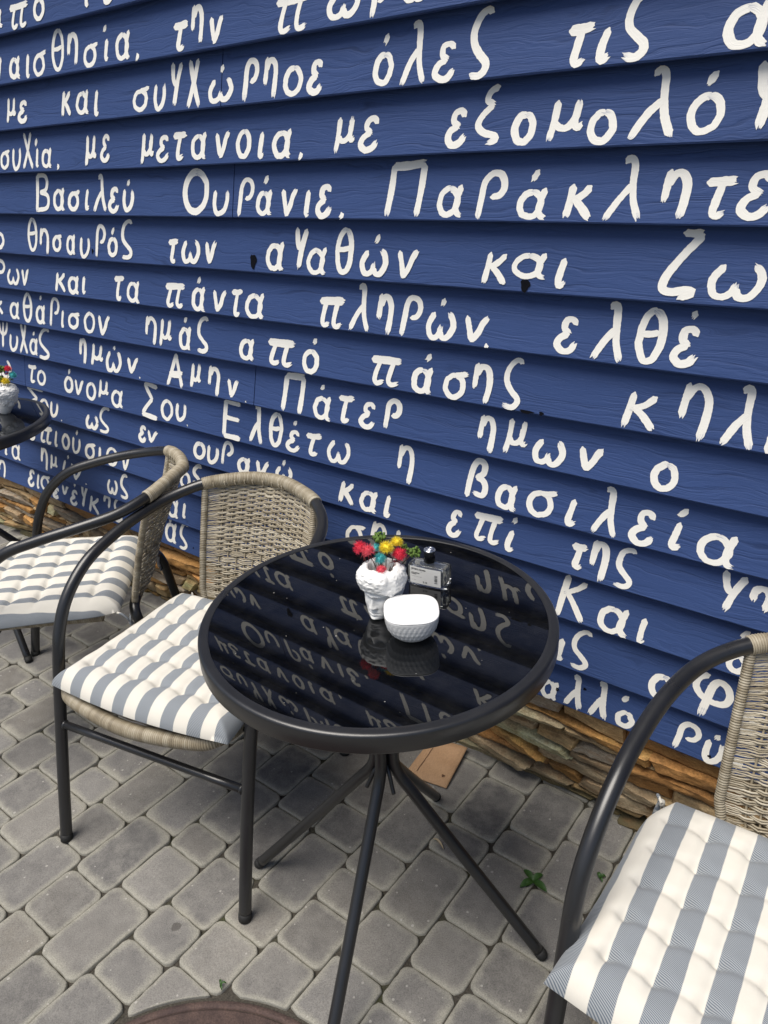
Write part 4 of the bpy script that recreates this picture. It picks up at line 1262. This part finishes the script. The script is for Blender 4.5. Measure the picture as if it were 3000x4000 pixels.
camp = np.array([0, -CAM_D, CAM_H])
def toward(p, d):
    p = np.array(p); v = camp - p
    return p + v / np.linalg.norm(v) * d
FL = [('red', -.7113, -.5403, .8264, .0114, "red_flower", "dark red dried pompom flower, leftmost in the middle planter"),
      ('pink', -.6871, -.5492, .8317, .0107, "red_flower", "coral red dried pompom just right of the leftmost red one in the middle planter"),
      ('teal', -.6923, -.5228, .8236, .0080, "teal_flower", "small teal dried pompom half hidden behind the big yellow one"),
      ('teal', -.6721, -.5374, .8162, .0098, "teal_flower", "teal dried pompom in front, just above the planter's opening"),
      ('yellow', -.6697, -.5228, .8309, .0118, "yellow_flower", "large bright yellow dried pompom in the centre of the bouquet"),
      ('yellow', -.6663, -.4997, .8315, .0100, "yellow_flower", "paler yellow dried pompom behind and right of the big yellow one"),
      ('red', -.6552, -.5088, .8161, .0117, "red_flower", "crimson dried pompom on the right side of the middle bouquet"),
      ('pink', -.6601, -.5509, .8049, .0086, "red_flower", "small coral pompom drooping over the front rim of the middle planter")]
for i, (mt, x, y, z, rad, nm, lab) in enumerate(FL):
    p = toward((x, y, z), .016 if i != 7 else .012)
    base = (HEAD[0] + .25 * (p[0] - HEAD[0]), HEAD[1] + .004 + .2 * (p[1] - HEAD[1]), GZ + .058)
    pompom(p, rad * 1.08, mt, nm, lab, base, 60 + i, "dried pompom flowers in the planters")
for i, (x, y, z, rad, lab) in enumerate([(-.6927, -.5129, .8399, .0112, "dark green dried sprig standing highest in the middle bouquet"),
                                         (-.6438, -.4845, .8145, .0124, "bright green dried sprig leaning right towards the glass bottle"),
                                         (-.6606, -.4876, .8194, .0068, "small green dried sprig between the pale yellow and crimson pompoms")]):
    p = toward((x, y, z), .012)
    sprig(p, rad, lab, (HEAD[0] + .2 * (p[0] - HEAD[0]), HEAD[1] + .008, GZ + .058), 90 + i)
# bouquet of the cropped planter
H2 = np.array([-2.362, -.290, GZ])
for i, (mt, dx, dy, dz, rad, nm, lab) in enumerate([('red', .018, .024, .139, .0125, "red_flower", "red dried pompom at the left edge above the cropped planter"),
        ('teal', .030, .028, .120, .0130, "teal_flower", "teal dried pompom at the left edge below the red one"),
        ('yellow', .020, .006, .104, .0140, "yellow_flower", "yellow dried pompom at the left edge just above the cropped planter")]):
    p = H2 + [dx, dy, dz]
    pompom(p, rad, mt, nm, lab, tuple(H2 + [dx * .3, dy * .3, .062]), 75 + i, "dried pompom flowers in the planters")
sprig(H2 + [-.002, .012, .138], .014, "dark green dried sprig at the left edge over the cropped planter", tuple(H2 + [0, .004, .062]), 97)
sprig(H2 + [-.004, .0, .112], .014, "dark green dried sprig low at the left edge beside the yellow pompom", tuple(H2 + [0, 0, .062]), 98)

# faceted white bowl with its smooth white lid
def build_bowl():
    root = empty("white_bowl", (-.588, -.570, GZ), math.radians(38))
    tag(root, "white rounded-square bowl with diamond pattern and smooth white top", "bowl")
    NT, NZ = 192, 60
    prof = [(0, .020), (.0015, .0235), (.006, .0300), (.014, .0368), (.024, .0415), (.036, .0440), (.0455, .0446)]
    zz = np.linspace(0, .0455, NZ)
    rr = np.interp(zz, [p[0] for p in prof], [p[1] for p in prof])
    k = np.linspace(0, 1, NZ)
    th = np.linspace(0, 2 * np.pi, NT, endpoint=False)
    Tm, Zm = np.meshgrid(th, zz, indexing='ij'); Rm = np.tile(rr, (NT, 1)); K = np.tile(k, (NT, 1))
    p = 2 + 1.0 * K
    sq = 1 / (np.abs(np.cos(Tm)) ** p + np.abs(np.sin(Tm)) ** p) ** (1 / p)
    nd_ = 34
    uu = Tm / (2 * np.pi) * nd_; vv = np.interp(Zm, [.004, .041], [0, 2.0])
    a, b = (uu + vv) % 1, (uu - vv) % 1
    fac = np.minimum(np.minimum(a, 1 - a), np.minimum(b, 1 - b)) * 2
    msk = np.clip((Zm - .004) / .004, 0, 1) * np.clip((.042 - Zm) / .003, 0, 1)
    Rm = Rm * sq * .965 + (fac - .5) * .0011 * msk
    V = np.stack([Rm * np.cos(Tm), Rm * np.sin(Tm), Zm], -1)
    top = V[:, -1]
    rows = [V[:, i] for i in range(NZ)] + [top * [.985, .985, 1] + [0, 0, .0006], top * [.972, .972, 1] + [0, 0, -.0004], top * [.9, .9, 1] + [0, 0, -.012]]
    W = np.stack(rows, 1); n = W.shape[1]; W = W.reshape(-1, 3)
    I = np.arange(NT * n).reshape(NT, n); J = np.roll(I, -1, 0)
    F = np.stack([I[:, :-1], J[:, :-1], J[:, 1:], I[:, 1:]], -1).reshape(-1, 4).tolist()
    F.append([int(i) for i in I[::-1, 0]])
    MB().add(W, F).build("bowl_body", MAT['porcelain'], root)
    rows = [top * [s, s, 0] + [0, 0, .0455 + z] for s, z in ((1.0, .0010), (1.005, .0016), (1.004, .0026), (.992, .0034), (.95, .0038), (.7, .0044), (.4, .0047), (.1, .0048))]
    W = np.stack(rows, 1); n = W.shape[1]; W = W.reshape(-1, 3)
    I = np.arange(NT * n).reshape(NT, n); J = np.roll(I, -1, 0)
    F = np.stack([I[:, :-1], J[:, :-1], J[:, 1:], I[:, 1:]], -1).reshape(-1, 4).tolist()
    F.append([int(i) for i in I[:, -1]]); F.append([int(i) for i in I[::-1, 0]])
    MB().add(W, F).build("lid", MAT['lid'], root)
build_bowl()

# glass bottle with a black cap and a paper label
def build_bottle():
    a, b = np.array([-.6865, -.4400]), np.array([-.6185, -.4265])
    wdt = .0715; ang = math.atan2(b[1] - a[1], b[0] - a[0])
    nrm = np.array([-math.sin(ang), math.cos(ang)])
    c = (a + b) / 2 + nrm * .0125
    root = empty("glass_bottle", (c[0], c[1], GZ), ang)
    tag(root, "small clear glass bottle with black cap and white paper label", "bottle")
    hw, hd_, ht = wdt / 2, .0125, .0405
    # gently bowed front and back
    def outline(hw, hd_, bow, n=14):
        xs = np.linspace(-hw, hw, n)
        fr = [(x, -hd_ - bow * (1 - (x / hw) ** 2)) for x in xs]; bk = [(x, hd_ + bow * (1 - (x / hw) ** 2)) for x in xs[::-1]]
        return np.array(fr + bk)
    def shell(hw, hd_, bow, z0, z1, bev, flip=False):
        rows = []
        for ins, z in ((bev, z0), (bev * .3, z0 + bev * .3), (0, z0 + bev), (0, z1 - bev), (bev * .3, z1 - bev * .3), (bev, z1)):
            rows.append(np.c_[outline(hw - ins, hd_ - ins, bow), np.full(28, z)])
        W = np.stack(rows, 0); m = W.shape[1]
        F = []
        for i in range(len(rows) - 1):
            for j in range(m):
                k = (j + 1) % m; F.append((i * m + j, i * m + k, (i + 1) * m + k, (i + 1) * m + j))
        F.append(tuple(range(m - 1, -1, -1))); F.append(tuple((len(rows) - 1) * m + j for j in range(m)))
        if flip: F = [q[::-1] for q in F]
        return W.reshape(-1, 3), F
    mb = MB()
    V, F = shell(hw, hd_, .002, 0, ht, .0022); mb.add(V, F)
    V, F = shell(hw - .006, hd_ - .0032, .0016, .0065, ht - .004, .0015, True); mb.add(V, F)
    V, F = lathe([(.0070, ht + .0001), (.0078, ht + .0006), (.0078, ht + .0032), (.0070, ht + .0034)], 32); mb.add(V, F)
    mb.build("glass_body", MAT['clear'], root, smooth=False)
    V, F = lathe([(0, ht + .0036), (.0094, ht + .0036), (.0098, ht + .0042), (.0098, ht + .0245), (.0095, ht + .0249), (0, ht + .0249)], 48)
    MB().add(V, F).build("cap", MAT['blackcap'], root)
    V, F = lathe([(0, ht + .0251), (.0100, ht + .0251), (.0103, ht + .0256), (.0103, ht + .0274), (.0096, ht + .0282), (.0082, ht + .0282), (.0078, ht + .0276), (0, ht + .0276)], 48)
    mb = MB().add(V, F)
    for s in (-1, 1):
        V, F = tube(smooth_path([(s * .0015, -.005, ht + .0279), (s * .0042, -.003, ht + .028), (s * .0045, .002, ht + .028), (s * .001, .005, ht + .0279)], 5), .0009, 6); mb.add(V, F)
    V, F = tube([(-.004, 0, ht + .0279), (.004, 0, ht + .0279)], .0009, 6); mb.add(V, F)
    mb.build("cap_disc", MAT['chrome'], root)
    # label follows the bowed front
    lx0, lx1, lz0, lz1 = -.0320, .0265, .0038, .0368
    fy = lambda x: -hd_ - .002 * (1 - (x / hw) ** 2)
    xs = np.linspace(lx0, lx1, 16)
    V = [(x, fy(x) - .00035, z) for x in xs for z in (lz0, lz1)] + [(x, fy(x) - .0001, z) for x in xs for z in (lz0, lz1)]
    F = [(2 * i, 2 * i + 2, 2 * i + 3, 2 * i + 1) for i in range(15)] + [(32 + 2 * i, 32 + 2 * i + 1, 32 + 2 * i + 3, 32 + 2 * i + 2) for i in range(15)]
    lab = MB().add(V, F).build("paper_label", MAT['label'], root, smooth=False)
    mb = MB()
    def put(s, size, x, z, bold=0.0):
        V, F = text_mesh(s, size, bold=bold)
        if len(V) == 0: return
        W = np.c_[V[:, 0] + x, [fy(q + x) - .0006 for q in V[:, 0]], V[:, 1] + z]
        mb.add(W, F)
    put("SISTER'S AROMA", .0038, -.0292, .0310, .00016)
    put("EST.", .0014, -.0292, .0285); put("2014", .0015, -.0110, .0278)
    put("HAND SANITIZER", .0020, -.0292, .0240, .00012); put("PINEAPPLE", .0020, -.0292, .0216, .00012)
    put("PINEAPPLE, COCONUT, RASPBERRY", .0013, -.0292, .0172)
    put("50 ML / 1.7 FL OZ", .0012, -.0292, .0100)
    put("'S 13", .0042, -.0068, .0072, .00018)
    r = np.random.default_rng(5); z = .0105
    while z < .0275:
        t = float(r.choice([.0003, .0006, .0010])); x0, x1 = .0150, .0205
        mb.add([(x, fy(x) - .0006, q) for x, q in ((x0, z), (x1, z), (x1, z + t), (x0, z + t))], [(0, 1, 2, 3)])
        z += t + float(r.choice([.0004, .0007, .0011]))
    mb.build("printed_text", MAT['ink'], lab, smooth=False)
build_bottle()

# ------------------------------------------------------------------ small things on the paving
def build_bag():
    cs = np.array([(-.757, -.214), (-.783, -.064), (-.868, -.092), (-.858, -.205)])
    cs = np.array([(-.7535, -.2140), (-.7790, -.0740), (-.8750, -.0930), (-.8650, -.2360)])
    c = cs.mean(0)
    NX, NY = 28, 36
    V, Vb = [], []
    r = np.random.default_rng(3)
    for i in range(NX):
        for j in range(NY):
            s, t = i / (NX - 1), j / (NY - 1)
            p = (cs[0] * (1 - t) + cs[1] * t) * (1 - s) + (cs[3] * (1 - t) + cs[2] * t) * s
            V.append((p[0] - c[0], p[1] - c[1], s))
    V = np.array(V); S = V[:, 2].copy(); Tt = np.tile(np.arange(NY) / (NY - 1), NX)
    up = noise2(V[:, 0] * 22 + 7, V[:, 1] * 22 + 7, 6, 4) * .010
    ed = np.clip(np.minimum(np.minimum(S, 1 - S), np.minimum(Tt, 1 - Tt)) / .12, 0, 1)
    lift = .004 + .030 * np.clip(Tt - .75, 0, 1) * 0
    V[:, 2] = .005 + .004 * ed + up * .8 + .012 * Tt
    V2 = V.copy(); V2[:, 2] = .0032 + .012 * Tt + up * .5
    I = np.arange(NX * NY).reshape(NX, NY)
    F = np.stack([I[:-1, :-1], I[:-1, 1:], I[1:, 1:], I[1:, :-1]], -1).reshape(-1, 4)
    mb = MB().add(V, F).add(V2, F[:, ::-1])
    b = np.r_[I[:, 0], I[-1, 1:], I[-2::-1, -1], I[0, -2:0:-1]]; q = NX * NY; n = len(b)
    mb.f.extend([(int(b[i]), int(b[(i + 1) % n]), int(b[(i + 1) % n] + q), int(b[i] + q)) for i in range(n)]); mb.m.extend([0] * n)
    root = mb.build("paper_bag", MAT['kraft'])
    root.location = (c[0], c[1], 0)
    tag(root, "flat brown paper bag lying on the paving under the table by the stone plinth", "paper bag")
    # folded flap and a stain
    def at(s, t): 
        i, j = int(s * (NX - 1)), int(t * (NY - 1)); return V[i * NY + j] + [0, 0, .0012]
    L = [at(.80, t) for t in np.linspace(.12, .72, 10)]
    mb = MB()
    W = []
    for p in L: W += [p + [.0009, 0, 0], p - [.0009, 0, 0]]
    mb.add(W, [(2 * i, 2 * i + 2, 2 * i + 3, 2 * i + 1) for i in range(9)])
    mb.build("folded_crease", MAT['stain'], root, smooth=False)
    mb = MB()
    p = at(.22, .2); t = np.linspace(0, 2 * np.pi, 11)[:-1]
    rr = .0042 * (1 + .3 * np.sin(3 * t))
    mb.add(np.vstack([np.c_[p[0] + rr * np.cos(t), p[1] + rr * np.sin(t), np.full(10, p[2] + .0004)], [p + [0, 0, .0005]]]), [(i, (i + 1) % 10, 10) for i in range(10)])
    mb.build("stain", MAT['stain'], root, smooth=False)
build_bag()

def weed(loc, leaves, label, name="weed_plant"):
    mb = MB()
    for (ang, L, w, lift) in leaves:
        d = np.array([math.cos(ang), math.sin(ang), 0]); s = np.array([-d[1], d[0], 0])
        V = []
        n = 9
        for i in range(n):
            t = i / (n - 1)
            c = d * L * t + np.array([0, 0, .004 + lift * math.sin(t * 2.2) - .006 * t * t])
            ww = w * math.sin(math.pi * min(1, .12 + t * .88)) ** .8 * .5 + .0007
            V += [c + s * ww + [0, 0, .0022], c - np.array([0, 0, .0008]), c - s * ww + [0, 0, .0022]]
        F = []
        for i in range(n - 1):
            for k in (0, 1): F.append((i * 3 + k, i * 3 + k + 1, (i + 1) * 3 + k + 1, (i + 1) * 3 + k))
        mb.add(V, F)
    o = mb.build(name, MAT['leaf'], smooth=True)
    o.location = loc
    tag(o, label, "weed", "weeds in the paving joints")
weed((-.4625, -.3245, .0), [(2.75, .030, .013, .007), (1.15, .027, .013, .007), (-.25, .038, .016, .007), (-1.75, .022, .012, .006), (-2.0, .034, .015, .006)],
     "four-leaved green weed between the pavers by the table's right foot")
weed((-.352, -.236, .0), [(.6, .014, .007, .008), (2.2, .012, .006, .007), (-.6, .012, .006, .006)], "tiny green weed beside the nearest chair's front leg")
weed((-.832, -.872, .0), [(.9, .011, .003, .008), (2.4, .012, .003, .006), (-.5, .010, .003, .006)], "tiny yellowish weed at the edge of the round cover")

def dry_leaf():
    P = smooth_path([(0, 0, .003), (.018, -.006, .007), (.036, -.020, .006), (.052, -.040, .004)], 5)
    n = len(P); w = .0085 * np.sin(np.linspace(.35, math.pi - .12, n)) + .0012
    T = np.gradient(P, axis=0); S = np.cross(T, [0, 0, 1.0]); S /= np.linalg.norm(S, axis=1)[:, None]
    V = np.vstack([P + S * w[:, None] / 2 + [0, 0, .002], P, P - S * w[:, None] / 2 + [0, 0, .003]])
    F = [(i, n + i, n + i + 1, i + 1) for i in range(n - 1)] + [(n + i, 2 * n + i, 2 * n + i + 1, n + i + 1) for i in range(n - 1)]
    o = MB().add(V, F).build("dry_leaf", simple("straw_leaf", (.36, .29, .19), .8, var=.3), smooth=True)
    o.location = (-.695, -.358, .001); o.scale = (.55, .55, .8); o.rotation_euler = (0, 0, .35)
    tag(o, "curled pale dry leaf on the paving under the glass table", "leaf")
dry_leaf()
bpy.context.view_layer.update()
